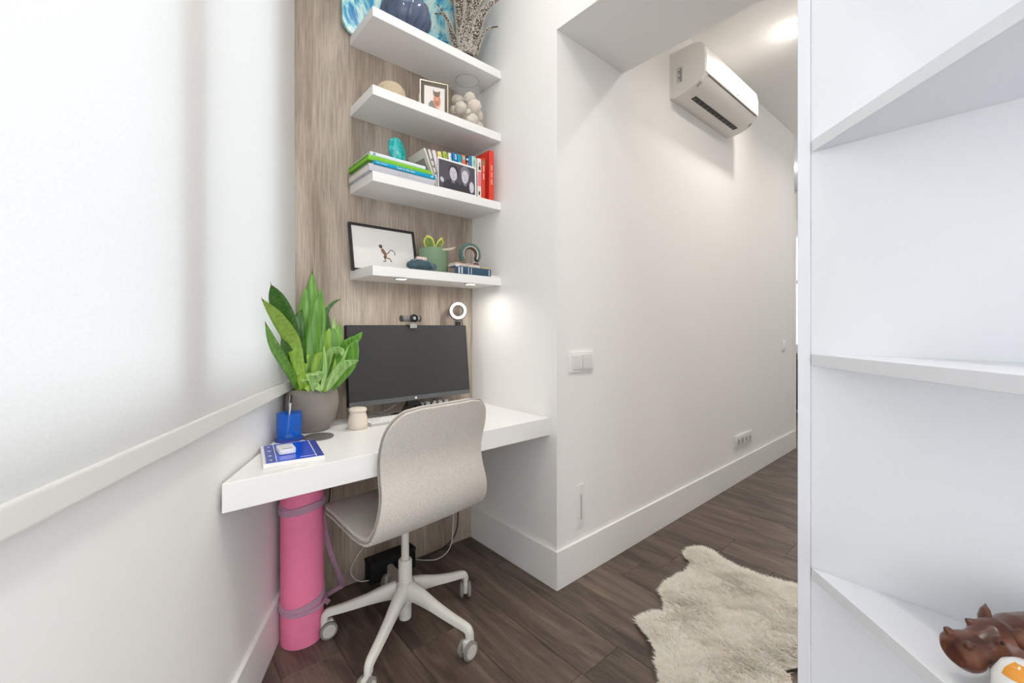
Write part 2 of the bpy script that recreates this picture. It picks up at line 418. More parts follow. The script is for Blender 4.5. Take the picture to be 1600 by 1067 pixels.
# ------------------------------------------------------------------ desk and shelves
HD = .744
desk = mk('desk', prism([(.157, 1.3145), (WX-.001, 1.3145), (WX-.001, YP-.001), (.468, YP-.001)], HD-.0767, HD, .0012, 1), M_LAM)
tagp(desk, 'thick white floating desktop built into the niche under the shelves', 'desk')
SHZ = (2.40, 2.084, 1.737, 1.3565)
SHL = ('topmost thick white floating shelf, carrying the blue artwork', 'second white floating shelf from the top, carrying the glass cloche',
       'third white floating shelf from the top, carrying the row of books', 'lowest white floating shelf with two recessed spotlights underneath')
SH = []
for z, l in zip(SHZ, SHL):
    t = thing('floating_shelf', l, 'shelf', (1.037, 1.777, z), group='white floating shelves in the niche')
    mk('shelf_board', box(.702, WX-.001, 1.654, YP-.001, z, z+.04, .0012, 1), M_LAM, t, world=True); SH.append(t)
ST = [z+.04 for z in SHZ]
for xx, yy in ((.844, 1.69), (1.205, 1.685)):
    sp = mk('spotlight', lathe([(.024, -.004), (.031, -.004), (.033, 0), (.024, 0)], 32, c=(xx, yy, SHZ[3])), M_STEEL, SH[3], 60, world=True)
    mk('lens', lathe([(0, -.003), (.024, -.003), (.024, 0), (0, 0)], 32, c=(xx, yy, SHZ[3])), M_LAMP, sp, world=True)
    area('spotlight_lamp', (xx, yy, SHZ[3]-.008), (0, 0, 0), .045, .045, .5, (1, .95, .88), 'DISK', R(165))

# ------------------------------------------------------------------ triangular bookcase at right
bc = thing('corner_bookcase', 'tall white bookcase with wedge shaped shelves at the right edge', 'bookcase', (.95, -.2, 0))
DX, DY = -.6966, -.7193
BT = .0205
mk('side_panel', box(.888, 1.27, .218, .2372, 0, CZ-.001, .0008, 1), M_CASE, bc, world=True)
mk('back_panel', box(.891, .911, -1.25, .2175, 0, CZ-.001), M_CASE, bc, world=True)
for zt in (2.985-.33, 2.2295, 1.8535, 1.4775, 1.1015, .7255, .3495):
    tt = .98
    q = prism([(.8905, .2175), (.8905, -1.02), (.8905+DX*tt-.0, .2175+DY*tt-.35), (.8905+DX*tt, .2175+DY*tt)][:2]+[(.36, -1.02), (.8905+DX*.76, .2175+DY*.76)], zt-BT, zt, .0006, 1)
    mk('shelf', q, M_CASE, bc, world=True)

# ------------------------------------------------------------------ rug
RUGPX = [(480,185),(500,160),(560,145),(620,150),(690,190),(755,240),(850,285),(960,325),(1070,360),(1160,385),(1235,402),(1330,440),(1430,520),(1470,640),(1430,760),(1370,880),(1290,935),(1200,945),(1130,955),(1165,990),(1195,1040),(1230,1110),(1260,1230),(1180,1330),(1000,1340),(800,1290),(600,1270),(420,1240),(355,1150),(325,1067),(295,930),(295,850),(245,760),(200,700),(155,640),(200,605),(270,580),(345,590),(350,520),(310,440),(350,390),(420,340),(500,310),(525,250),(490,215)]
RP = []
for a, c in RUGPX:
    px, py = 960+a/4.319, 820+c/4.319
    Z = 664*(CAMZ-.022)/(py-510); v = at(px, py, Z); RP.append((v.x, v.y))
cxr = sum(p[0] for p in RP)/len(RP); cyr = sum(p[1] for p in RP)/len(RP)
rug = thing('sheepskin_rug', 'cream shaggy sheepskin rug lying on the dark wood floor', 'rug', (cxr, cyr, 0))
def wool():
    m = bpy.data.materials.new('wool_strands'); m.use_nodes = True; nt = m.node_tree
    for n in list(nt.nodes): nt.nodes.remove(n)
    o = nt.nodes.new('ShaderNodeOutputMaterial'); d = nt.nodes.new('ShaderNodeBsdfDiffuse'); t = nt.nodes.new('ShaderNodeBsdfTranslucent'); mx = nt.nodes.new('ShaderNodeMixShader')
    tc = nt.nodes.new('ShaderNodeTexCoord'); n = nt.nodes.new('ShaderNodeTexNoise'); n.inputs['Scale'].default_value = 60; n.inputs['Detail'].default_value = 4; nt.links.new(tc.outputs['Object'], n.inputs['Vector'])
    cr = nt.nodes.new('ShaderNodeValToRGB'); cr.color_ramp.elements[0].position = .3; cr.color_ramp.elements[0].color = lin((250, 241, 226)); cr.color_ramp.elements[1].position = .6; cr.color_ramp.elements[1].color = lin((255, 253, 247))
    nt.links.new(n.outputs['Fac'], cr.inputs[0]); nt.links.new(cr.outputs[0], d.inputs[0]); nt.links.new(cr.outputs[0], t.inputs[0]); mx.inputs[0].default_value = .25
    nt.links.new(d.outputs[0], mx.inputs[1]); nt.links.new(t.outputs[0], mx.inputs[2]); nt.links.new(mx.outputs[0], o.inputs[0]); return m
M_FUR = mat('cream_wool', (253, 248, 238), .9, var=.05, vscale=14, sheen=.3)
poly = np.array(RP)
def shrink(P_, d):
    n = len(P_); out = []
    ar = sum(P_[i][0]*P_[(i+1) % n][1]-P_[(i+1) % n][0]*P_[i][1] for i in range(n)); sg = 1 if ar > 0 else -1
    for i in range(n):
        a, c = Vector(P_[i-1]), Vector(P_[(i+1) % n]); t = (c-a).normalized(); nn = Vector((-t.y, t.x))*sg
        out.append((P_[i][0]+nn.x*d, P_[i][1]+nn.y*d))
    return out
mk('backing', prism(shrink(RP, .014), .0, .017), M_FUR, rug, world=True)
def fleece():
    N = 110000
    mn, mx = poly.min(0), poly.max(0); pts = []
    x0, y0 = poly[:, 0], poly[:, 1]; x1, y1 = np.roll(x0, -1), np.roll(y0, -1)
    cand = mn+(mx-mn)*np.random.rand(N*3, 2)
    inside = np.zeros(len(cand), bool)
    for a, c, d, e in zip(x0, y0, x1, y1):
        cond = ((c > cand[:, 1]) != (e > cand[:, 1])) & (cand[:, 0] < (d-a)*(cand[:, 1]-c)/(e-c+1e-12)+a)
        inside ^= cond
    P_ = cand[inside][:N]; n = len(P_)
    dist = np.full(n, 9.)
    for a, c, d, e in zip(x0, y0, x1, y1):
        ax, ay = P_[:, 0]-a, P_[:, 1]-c; bx, by = d-a, e-c; t = np.clip((ax*bx+ay*by)/(bx*bx+by*by), 0, 1)
        dist = np.minimum(dist, np.hypot(ax-t*bx, ay-t*by))
    ang = 2.1+.6*np.sin(P_[:, 0]*17+1.3*np.sin(P_[:, 1]*13))+.6*np.cos(P_[:, 1]*21+P_[:, 0]*5)+np.random.randn(n)*1.0
    ln = .017+.012*np.random.rand(n)
    dx, dy = np.cos(ang), np.sin(ang)
    base = np.column_stack([P_, np.full(n, .013)])
    h = .007+.011*np.clip(dist/.05, 0, 1)+.002*np.sin(P_[:, 0]*45+np.sin(P_[:, 1]*38)*1.5)
    mid = base+np.column_stack([dx*ln*.3, dy*ln*.3, h*.7]); tip = base+np.column_stack([dx*ln*.8, dy*ln*.8, h])
    G_ = .016; cell = np.floor(P_/G_); hx = np.sin(cell[:, 0]*12.9898+cell[:, 1]*78.233)*43758.5453; hy = np.sin(cell[:, 0]*39.346+cell[:, 1]*11.135)*24634.6345
    cc = (cell+np.column_stack([hx-np.floor(hx), hy-np.floor(hy)]))*G_
    tip[:, :2] += (cc+np.column_stack([dx, dy])*.006-P_)*.45; mid[:, :2] += (cc-P_)*.15
    tip[:, 2] += .004*(hx-np.floor(hx))
    wd = .0012+.0010*np.random.rand(n); wa = np.random.rand(n)*PI; sx, sy = np.cos(wa)*wd, np.sin(wa)*wd
    sv = np.column_stack([sx, sy, np.zeros(n)])
    V = np.empty((n, 5, 3)); V[:, 0] = base-sv; V[:, 1] = base+sv; V[:, 2] = mid+sv; V[:, 3] = mid-sv; V[:, 4] = tip
    V[:, :, 0] -= cxr; V[:, :, 1] -= cyr
    me = bpy.data.meshes.new('fleece'); me.vertices.add(n*5); me.vertices.foreach_set('co', V.ravel())
    idx = np.arange(n)[:, None]*5+np.array([0, 1, 2, 3, 3, 2, 4]); me.loops.add(n*7); me.loops.foreach_set('vertex_index', idx.ravel().astype(np.int32))
    me.polygons.add(n*2); st = (np.arange(n)[:, None]*7+np.array([0, 4])).ravel(); me.polygons.foreach_set('loop_start', st.astype(np.int32))
    me.update(calc_edges=True); me.validate(); me.materials.append(wool())
    o = bpy.data.objects.new('fleece', me); COL.objects.link(o); o.parent = rug; o['kind'] = 'stuff'
fleece()

# ------------------------------------------------------------------ office chair
CHX, CHY, CYAW = .757, 1.483, 6
ch = thing('office_chair', 'swivel chair with beige fabric shell and white five-star base on casters, pulled up at desk', 'chair', (CHX, CHY, 0), (0, 0, R(CYAW)))
PROF = [(.212, .452), (.195, .470), (.10, .478), (0, .470), (-.09, .462), (-.155, .468), (-.200, .492), (-.228, .530), (-.236, .575), (-.230, .625), (-.220, .675), (-.222, .730), (-.238, .790), (-.258, .850), (-.272, .892)]
cur = catmull([(0, a, c) for a, c in PROF], 5)
arc = [0]
for a, c in zip(cur, cur[1:]): arc.append(arc[-1]+(c-a).length)
LT = arc[-1]
def shell_pt(u, k):
    """u -1..1 across, k index along"""
    s = arc[k]; p_ = cur[k]
    t_ = s/LT
    W = .222+.012*math.sin(PI*t_) - (.024*math.exp(-((t_-.70)/.12)**2)) - .024*max(0, t_-.72)/.28
    rf, rb = .11, .115
    e = 1
    if s < rf: e = (1-((rf-s)/rf)**2.6)**(1/2.6)
    if LT-s < rb: e = min(e, (1-((rb-(LT-s))/rb)**2.6)**(1/2.6))
    we = max(W*(.52+.48*e), .01)
    x = u*we-.013
    dish = min(1, abs(x+.013)/W)**2.5
    back = max(0, min(1, (t_-.45)/.12)); seat = 1-back
    y = p_.y+back*dish*.022*(1 if t_ > .5 else .6)
    z = p_.z+seat*dish*.006
    return Vector((x, y, z))
NU = 24; ks = list(range(len(cur)))
b = bmesh.new(); g = []
for k in ks:
    g.append([b.verts.new(shell_pt(-1+2*i/NU, k)) for i in range(NU+1)])
for k in range(len(ks)-1):
    for i in range(NU): b.faces.new((g[k][i], g[k][i+1], g[k+1][i+1], g[k+1][i]))
bmesh.ops.recalc_face_normals(b, faces=b.faces[:])
shell = mk('seat_shell', b, M_FAB, ch, 180)
so = shell.modifiers.new('s', 'SOLIDIFY'); so.thickness = .026; so.offset = 0
bv = shell.modifiers.new('b', 'BEVEL'); bv.width = .009; bv.segments = 3; bv.limit_method = 'ANGLE'; bv.angle_limit = R(50)
edge = [shell_pt(-1, k) for k in ks]+[shell_pt(-1+2*i/12, ks[-1]) for i in range(1, 12)]+[shell_pt(1, k) for k in ks[::-1]]+[shell_pt(1-2*i/12, 0) for i in range(1, 12)]
mk('piping', tube([(p_.x+.0035*max(-1, min(1, (p_.x+.013)/.1)), p_.y, p_.z) for p_ in edge], .0032, 6, closed=True), mat('piping_grey', (158, 152, 144), .9), ch, 180)
mk('seat_plate', box(-.1, .1, -.1, .1, .425, .448, .008), M_OFFW, ch, 40)
mk('gas_lift', lathe([(0, .20), (.0145, .20), (.0145, .43), (.03, .435), (.0, .435)], 24), M_OFFW, ch, 50)
mk('lift_sleeve', lathe([(0, .045), (.022, .045), (.023, .05), (.0235, .17), (.0255, .18), (.0255, .262), (.0225, .268), (.0145, .268), (.0145, .05)], 28), M_OFFW, ch, 50)
mk('hub', lathe([(.022, .118), (.040, .116), (.044, .135), (.038, .165), (.029, .183), (.026, .186), (.024, .17)], 32), M_OFFW, ch, 50)
LEGA = (4, 76, 148, 220, 292)
def legmesh(a):
    path = [(.028, 0, .158), (.07, 0, .150), (.14, 0, .130), (.215, 0, .110), (.262, 0, .100), (.282, 0, .093), (.290, 0, .080), (.291, 0, .064)]
    widths = [.026, .022, .0175, .0155, .0145, .0135, .0125, .012]; hts = [.028, .024, .0165, .0135, .0125, .0125, .012, .012]
    P_ = catmull(path, 4); b = bmesh.new(); rings = []; n = len(P_)
    for i, p_ in enumerate(P_):
        t = (P_[min(i+1, n-1)]-P_[max(i-1, 0)]).normalized(); s = Vector((0, 1, 0)); up = s.cross(t)*-1
        ww = np.interp(i/(n-1)*7, range(8), widths); hh = np.interp(i/(n-1)*7, range(8), hts)
        sec = [(-1, -.9), (-.9, -1), (.9, -1), (1, -.9), (.9, .4), (.6, .9), (.2, 1), (-.2, 1), (-.6, .9), (-.9, .4)]
        rings.append([b.verts.new(p_+s*q[0]*ww+up*q[1]*hh) for q in sec])
    for A, B in zip(rings, rings[1:]):
        for k in range(10): b.faces.new((A[k], A[(k+1) % 10], B[(k+1) % 10], B[k]))
    b.faces.new(rings[0][::-1]); b.faces.new(rings[-1]); bmesh.ops.recalc_face_normals(b, faces=b.faces[:])
    b.transform(Matrix.Rotation(R(a), 4, 'Z')); return b
CAST = {4: -38, 76: -60, 148: 80, 220: -60, 292: -88}
M_CASTW = mat('caster_hub', (206, 203, 196), .4); M_TYRE = mat('caster_tyre', (140, 137, 130), .6)
for a in LEGA:
    al = a-CYAW
    mk('leg', legmesh(al), M_OFFW, ch, 50)
    ex, ey = .291*math.cos(R(al)), .291*math.sin(R(al))
    M_ = Matrix.Translation((ex, ey, 0)) @ Matrix.Rotation(R(CAST[a]), 4, 'Z')
    # caster: axle along local x, trailing in y
    q = box(-.0085, .0085, -.030, .012, .022, .064, .005); q = merge(q, tube([(0, 0, .058), (0, 0, .07)], .009, 14)); q.transform(M_)
    cs = mk('caster', q, M_OFFW, ch, 40)
    for s in (-1, 1):
        prof = [(0, 0), (.030, 0), (.031, .003), (.031, .010), (.028, .0125), (.0235, .0128)]
        q = lathe([(r_, z_) for r_, z_ in prof], 28); q.transform(M_ @ Matrix.Translation((s*.0095, -.012, .031)) @ Matrix.Rotation(s*R(90), 4, 'Y'))
        wh = mk('wheel', q, M_TYRE, cs, 45)
        q = lathe([(.0235, .0120), (.0225, .0135), (.0, .0142)], 28); q.transform(M_ @ Matrix.Translation((s*.0095, -.012, .031)) @ Matrix.Rotation(s*R(90), 4, 'Y'))
        mk('wheel_cap', q, M_CASTW, cs, 45)

# ------------------------------------------------------------------ yoga mat, tube, strap
ymx, ymy = .452, 1.700
ym = thing('yoga_mat', 'pink rolled yoga mat standing upright under the desk, tied with mauve straps', 'yoga mat', (ymx, ymy, 0))
M_PINK = mat('pink_foam', (248, 134, 174), .75, bump=.25, bscale=350, var=.03, vscale=30)
pp = []; RM = .073
b = bmesh.new()
sp_pts = [(r_*math.cos(t_), r_*math.sin(t_)) for t_, r_ in ((i*.22, .016+(.0052*i*.22/ (2*PI))*1.9) for i in range(0, 160))]
sp_pts = [q for q in sp_pts if math.hypot(*q) < RM-.003]
mk('rolled_layers', prism([(RM*math.cos(2*PI*i/56)*1.0, RM*math.sin(2*PI*i/56)) for i in range(56)], .001, .609, .003, 2), M_PINK, ym, 40)
mk('spiral_edge', tube([(x_, y_, .6095) for x_, y_ in sp_pts], .0018, 5), mat('pink_dark', (190, 80, 125), .8), ym, 40)
M_MAUVE = fab('mauve_webbing', (176, 132, 158), (202, 160, 182), 1200)
def band(z0, amp, w, r, ph=0):
    b = bmesh.new(); rings = []
    n = 48
    for i in range(n):
        a = 2*PI*i/n; zz = z0+amp*math.sin(a+ph)+.003*math.sin(3*a)
        rings.append([b.verts.new((rr*math.cos(a), rr*math.sin(a), zz+dz)) for rr, dz in ((r, -w), (r+.003, -w), (r+.003, w), (r, w))])
    for i in range(n):
        A, B = rings[i], rings[(i+1) % n]
        for k in range(4): b.faces.new((A[k], A[(k+1) % 4], B[(k+1) % 4], B[k]))
    bmesh.ops.recalc_face_normals(b, faces=b.faces[:]); return b
mk('strap', merge(band(.505, .014, .013, RM+.0005, .6), band(.492, .010, .012, RM+.0038, 2.2)), M_MAUVE, ym, 60)
mk('strap', merge(band(.155, .020, .012, RM+.0005, .9), band(.135, .010, .007, RM+.0038, 0)), M_MAUVE, ym, 60)
def strip(path, w, side, bm=None, t=.0018):
    P_ = catmull(path, 6); b = bmesh.new(); rings = []
    for i, p_ in enumerate(P_):
        tt = (P_[min(i+1, len(P_)-1)]-P_[max(i-1, 0)]).normalized(); s = (Vector(side)-tt*tt.dot(Vector(side))).normalized(); n_ = s.cross(tt)
        rings.append([b.verts.new(p_+s*w*q[0]+n_*t*q[1]) for q in ((-1, -1), (1, -1), (1, 1), (-1, 1))])
    for A, B in zip(rings, rings[1:]):
        for k in range(4): b.faces.new((A[k], A[(k+1) % 4], B[(k+1) % 4], B[k]))
    b.faces.new(rings[0][::-1]); b.faces.new(rings[-1]); bmesh.ops.recalc_face_normals(b, faces=b.faces[:])
    return merge(bm, b)
cr_ = Vector((.753, -.658, 0))
sp1 = [at(502, 783, 1.62), at(505, 812, 1.63), at(513, 850, 1.66), at(523, 880, 1.70), at(533, 905, 1.75), at(535, 915, 1.765)]
sp2 = [at(535, 915, 1.765), at(526, 920, 1.76), at(513, 928, 1.725), at(504, 934, 1.68)]
q = strip(sp1, .0095, cr_); q = strip(sp2, .009, (0, 0, 1), q); q = strip([at(499, 927, 1.62), at(505, 935, 1.63), at(514, 941, 1.64)], .009, (.3, 0, 1), q)
mk('strap_tail', q, M_MAUVE, ym, 60, world=True)
# cardboard tube behind
ct = thing('cardboard_tube', 'brown cardboard tube standing behind the pink yoga mat with black elastic bands', 'tube', (.522, 1.836, 0))
mk('tube_wall', lathe([(.028, .001), (.041, .001), (.041, .64), (.028, .64), (.028, .001)], 36), mat('cardboard', (164, 118, 66), .8, var=.08, vscale=20, stretch=(4, 4, .6)), ct, 50)
for z_, tl in ((.52, .3), (.16, -.45)):
    mk('elastic_band', tube([(.0425*math.cos(a), .0425*math.sin(a), z_+tl*.03*math.cos(a)) for a in [2*PI*i/30 for i in range(30)]], .0018, 6, closed=True), M_BLACK, ct, 60)

# ------------------------------------------------------------------ black box and cables under desk
bx = thing('black_cable_box', 'black box on the floor behind the chair base, against wood panel', 'box', (.875, 1.862, 0))
M_BTEX = mat('black_textured', (24, 26, 27), .7, bump=.6, bscale=500)
mk('body', box(-.108, .112, -.033, .032, .001, .084, .004), M_BTEX, bx, 40)
mk('lid', box(-.110, .114, -.035, .034, .085, .098, .004), M_BTEX, bx, 40)
M_CORDW = mat('white_cord', (232, 230, 224), .5)
def cord(name, label, pts, r, m):
    o = mk(name, tube(pts, r, 8, smoothn=8), m, None, 180); return tagp(o, label, 'cable')
cord('white_cable', 'thin white cable looping from under the seat to left of black box', [at(578, 815, 1.90), at(573, 845, 1.90), at(556, 872, 1.885), at(548, 890, 1.88), at(552, 902, 1.875), at(562, 908, 1.875), (.765, 1.842, .02)], .0022, M_CORDW)
cord('white_cable', 'thin white cable hanging right of the chair column into black box', [at(709, 780, 2.12), at(708, 815, 2.12), at(706, 845, 2.11), at(699, 862, 2.09), at(684, 873, 2.06), at(668, 875, 2.03), at(650, 874, 2.03)], .0022, M_CORDW)
cord('black_cable', 'black power cable hanging down the wood panel right of chair', [at(718, 740, 2.15), at(716, 790, 2.15), at(714, 825, 2.15), at(705, 845, 2.13), at(690, 857, 2.10), at(670, 868, 2.06), at(655, 876, 2.03)], .003, M_BLACK)
cord('black_cable', 'black cable running down panel into back of the black box', [at(592, 760, 2.0), at(582, 820, 1.99), at(576, 845, 1.985), at(571, 864, 1.975)], .0028, M_BLACK)
cord('black_cable', 'black cable on the panel beside the cardboard tube', [at(506, 735, 1.80), at(515, 755, 1.82), at(515, 775, 1.83), at(512, 792, 1.83)], .0025, M_BLACK)

# ------------------------------------------------------------------ snake plant
px_, py_ = .509, 1.778
sp = thing('snake_plant', 'large green snake plant in a round grey pot at left end of the desk', 'plant', (px_, py_, HD))
M_CONC = mat('grey_concrete', (138, 131, 124), .85, bump=.35, bscale=60, var=.1, vscale=9)
mk('pot', lathe([(0, 0), (.055, 0), (.064, .006), (.085, .045), (.0955, .085), (.097, .115), (.093, .145), (.0875, .163), (.083, .166), (.080, .160), (.085, .13), (.085, .115), (0, .115)], 48), M_CONC, sp, 50)
mk('soil', lathe([(0, .150), (.07, .148), (.0825, .145)], 30), mat('soil', (50, 38, 28), .95, bump=.8, bscale=90), sp)
pits = None
rr_ = random.Random(5)
for i in range(26):
    a = rr_.uniform(PI*.9, PI*1.95); z_ = rr_.uniform(.03, .14); r_ = np.interp(z_, [.006, .045, .085, .115, .145], [.064, .085, .0955, .097, .093])
    q = bmesh.new(); bmesh.ops.create_icosphere(q, subdivisions=1, radius=1, matrix=Matrix.Translation((r_*math.cos(a), r_*math.sin(a), z_)) @ Matrix.Rotation(a, 4, 'Z') @ Matrix.Diagonal((.0008, rr_.uniform(.001, .003), .0009, 1)))
    pits = merge(pits, q)
mk('pits', pits, mat('pit_dark', (84, 78, 73), .9), sp, kind='stuff')
def leafmat(name, cA, cB):
    m = bpy.data.materials.new(name); m.use_nodes = True; nt = m.node_tree; b = nt.nodes['Principled BSDF']; L = nt.links.new
    b.inputs['Roughness'].default_value = .38
    tc = nt.nodes.new('ShaderNodeTexCoord'); mp = nt.nodes.new('ShaderNodeMapping'); mp.inputs['Scale'].default_value = (60, 60, 5); L(tc.outputs['Object'], mp.inputs[0])
    n = nt.nodes.new('ShaderNodeTexNoise'); n.inputs['Scale'].default_value = 1.6; n.inputs['Detail'].default_value = 5; L(mp.outputs[0], n.inputs['Vector'])
    cr = nt.nodes.new('ShaderNodeValToRGB'); cr.color_ramp.elements[0].position = .35; cr.color_ramp.elements[1].position = .68
    cr.color_ramp.elements[0].color = lin(cA); cr.color_ramp.elements[1].color = lin(cB); L(n.outputs['Fac'], cr.inputs[0])
    L(cr.outputs[0], b.inputs['Base Color'])
    b.inputs['Subsurface Weight'].default_value = 0
    return m
LM_ = {'g': leafmat('leaf_green', (84, 138, 44), (124, 178, 72)), 'y': leafmat('leaf_lime', (128, 172, 50), (168, 204, 84)), 'd': leafmat('leaf_deep', (48, 92, 34), (78, 124, 50)), 'p': leafmat('leaf_pale', (130, 176, 90), (176, 208, 132))}
M_TIP = mat('leaf_dry_tip', (110, 84, 54), .8)
def wallz(px):
    # distance at which a sight line meets the blind, so leaves stay in front of it
    u = (px-800)/664; k = .8829*(.753*u+.658)-.4696*(-.658*u+.753)
    return (.062-.4898)/k if k < -.01 else 9
def leaf(pts, w, m, dep, tw=0, tip=None, par=None, name='leaf', fold=.25, near=1):
    """pts px centreline base->tip; dep list of distances at base and tip; w max width px"""
    n = len(pts); P_ = [at(a, c, min(dep[0]+(dep[1]-dep[0])*(i/(n-1)), wallz(a-w*.25))*(1-(1-near)*min(1, i/(n-1)*3)) if name == 'leaf' else dep[0]) for i, (a, c) in enumerate(pts)]
    P_ = catmull(P_, 6); N = len(P_); b = bmesh.new(); rows = []
    for i, p_ in enumerate(P_):
        t = i/(N-1); tg = (P_[min(i+1, N-1)]-P_[max(i-1, 0)]).normalized()
        view = (Vector((0, 0, CAMZ))-p_).normalized()
        s = tg.cross(view).normalized(); s = Matrix.Rotation(R(tw), 3, tg) @ s; nn = s.cross(tg).normalized()
        if nn.dot(view) < 0: nn = -nn
        ww = w/664*dep[0]/2*(.55+.45*math.sin(PI*min(1, t/.55)/2)) * (1 if t < .55 else max(.02, math.cos((t-.55)/.45*PI/2))**.75)
        rows.append([b.verts.new(p_+s*ww*q+nn*(-ww*fold*(1-abs(q)))-nn*dz) for q in (-1, -.5, 0, .5, 1) for dz in (0,)]+[b.verts.new(p_+s*ww*q+nn*(-ww*fold*(1-abs(q)))-nn*.0014) for q in (1, .5, 0, -.5, -1)])
    for A, B in zip(rows, rows[1:]):
        for k in range(10): b.faces.new((A[k], A[(k+1) % 10], B[(k+1) % 10], B[k]))
    b.faces.new(rows[0][::-1]); b.faces.new(rows[-1]); bmesh.ops.recalc_face_normals(b, faces=b.faces[:])
    lf = mk(name, b, LM_[m] if isinstance(m, str) else m, par or sp, 180, world=True)
    if tip:
        a = P_[-1]; d = (P_[-1]-P_[-3]).normalized()
        mk('leaf_tip', tube([a-d*.008, a, a+d*tip*.6, a+d*tip+Vector((0, 0, tip*.4))], [.0018, .0016, .001, .0004], 6), M_TIP, lf, 60, world=True)
    return lf
leaf([(487, 612), (484, 540), (487, 480), (488, 425)], 25, 'g', (1.72, 1.75), tip=.012)
leaf([(478, 612), (477, 540), (477, 490), (478, 450)], 23, 'g', (1.70, 1.70), 10)
leaf([(486, 612), (488, 560), (494, 510), (502, 452)], 30, 'g', (1.655, 1.66), -8)
leaf([(476, 612), (466, 570), (458, 535), (436, 500), (410, 468)], 20, 'y', (1.60, 1.5), 5, tip=.008, near=.955)
leaf([(470, 612), (462, 560), (448, 505), (434, 470), (424, 446)], 24, 'd', (1.70, 1.62), 0, tip=.012)
leaf([(474, 612), (462, 575), (449, 550), (440, 530)], 16, 'd', (1.69, 1.66), 20)
leaf([(468, 613), (455, 585), (440, 560), (426, 535), (415, 505)], 13, 'g', (1.63, 1.56), 12, tip=.006)
leaf([(476, 600), (467, 545), (465, 510), (471, 484)], 20, 'd', (1.75, 1.77), 0)
leaf([(500, 612), (509, 560), (510, 520), (508, 480)], 20, 'd', (1.745, 1.80), 0)
leaf([(500, 600), (508, 520), (511, 488), (520, 474), (533, 467)], 6, 'd', (1.74, 1.78), 0)
leaf([(505, 612), (514, 570), (520, 530), (523, 495)], 11, 'p', (1.72, 1.76), 25)
leaf([(508, 612), (521, 565), (528, 535), (531, 503)], 16, 'g', (1.73, 1.78), 10)
leaf([(508, 612), (524, 565), (540, 540), (556, 530), (566, 519)], 15, 'g', (1.68, 1.68), 5)
leaf([(505, 612), (523, 588), (543, 562), (558, 531)], 34, 'g', (1.66, 1.64), -15)
leaf([(505, 613), (520, 592), (536, 572), (560, 563)], 16, 'p', (1.62, 1.58), 10)
leaf([(494, 612), (500, 570), (507, 540), (515, 513)], 22, 'y', (1.67, 1.69), 0)
leaf([(500, 612), (508, 580), (517, 550), (533, 548), (534, 556)], 12, 'p', (1.64, 1.62), 20)
leaf([(502, 612), (515, 570), (522, 530), (520, 512)], 22, 'g', (1.70, 1.73), 0)
leaf([(492, 612), (486, 590), (478, 590), (471, 596)], 14, 'p', (1.60, 1.56), 30)
leaf([(486, 613), (492, 598), (500, 584), (484, 586)], 10, 'p', (1.61, 1.57), 0)
leaf([(468, 614), (470, 606), (478, 602), (482, 612)], 12, 'y', (1.60, 1.585), 0)
leaf([(484, 613), (489, 604), (494, 603), (499, 611)], 12, 'p', (1.60, 1.585), 0)
leaf([(472, 613), (470, 575), (474, 545), (478, 520)], 20, 'y', (1.68, 1.68), 0)
leaf([(490, 613), (492, 585), (497, 560), (503, 550)], 16, 'y', (1.63, 1.64), -10)
leaf([(497, 613), (502, 590), (508, 565), (512, 548)], 14, 'g', (1.62, 1.63), 10)
leaf([(502, 613), (511, 594), (525, 575), (538, 556)], 14, 'd', (1.68, 1.70), 0)

leaf([(481, 612), (479, 570), (481, 535), (485, 505)], 12, 'y', (1.66, 1.67), 15)
leaf([(499, 612), (505, 600), (508, 575), (506, 540)], 8, 'p', (1.60, 1.62), 20)
leaf([(506, 612), (516, 600), (522, 580), (524, 560)], 7, 'y', (1.61, 1.63), 10)
leaf([(474, 612), (465, 596), (461, 570), (459, 552)], 9, 'g', (1.62, 1.6), 10)
leaf([(510, 612), (518, 590), (532, 570), (545, 540)], 6, 'p', (1.60, 1.6), 0)
# ------------------------------------------------------------------ desk items
M_BGL = mat('blue_acrylic', (20, 112, 228), .05, alpha=.42)
pc = thing('pen_cup', 'transparent blue pen cup on the desk in front of the grey pot', 'pen holder', (.400, 1.668, HD))
mk('cup_wall', lathe([(.041, .010), (.0415, .098), (.0385, .098), (.038, .012), (.0, .012), (0, .004), (.038, .004)], 40), M_BGL, pc, 50)
mk('cup_base', lathe([(0, 0), (.045, 0), (.0465, .003), (.0465, .009), (.043, .0115), (0, .0115)], 40), mat('blue_base', (58, 76, 172), .15, alpha=.85), pc, 50)
q = bmesh.new(); bmesh.ops.create_icosphere(q, subdivisions=2, radius=1, matrix=Matrix.Translation((.014, -.016, .026)) @ Matrix.Diagonal((.012, .010, .010, 1)))
er = tagp(mk('rubber_ball', q, mat('blue_rubber', (20, 60, 200), .5), None, 180), 'small blue eraser lying inside the pen cup', 'eraser'); er.location = (.400, 1.668, HD)
q = box(-.012, .012, -.006, .006, 0, .008, .002); q.transform(Matrix.Translation((.396, 1.655, HD+.0125)) @ Matrix.Rotation(R(30), 4, 'Z')); tagp(mk('sharpener', q, mat('yellow_plastic', (222, 214, 80), .4)), 'small yellow sharpener inside the blue pen cup', 'sharpener')
pen = thing('pen', 'silver and black pen standing in the blue cup', 'pen', (.392, 1.662, HD+.014))
top = Vector((.018, .018, .145)); bot = Vector((0, 0, .002))
mk('barrel', tube([bot, bot.lerp(top, .12), bot.lerp(top, .8)], [.0015, .0042, .0042], 12), M_STEEL, pen, 50)
mk('cap', tube([bot.lerp(top, .8), top], [.0046, .0036], 12), M_BLACK, pen, 50)
mk('clip', tube([top+Vector((-.005, -.003, 0)), top*.72+Vector((-.006, -.004, 0))], .0012, 6), M_STEEL, pen, 50)
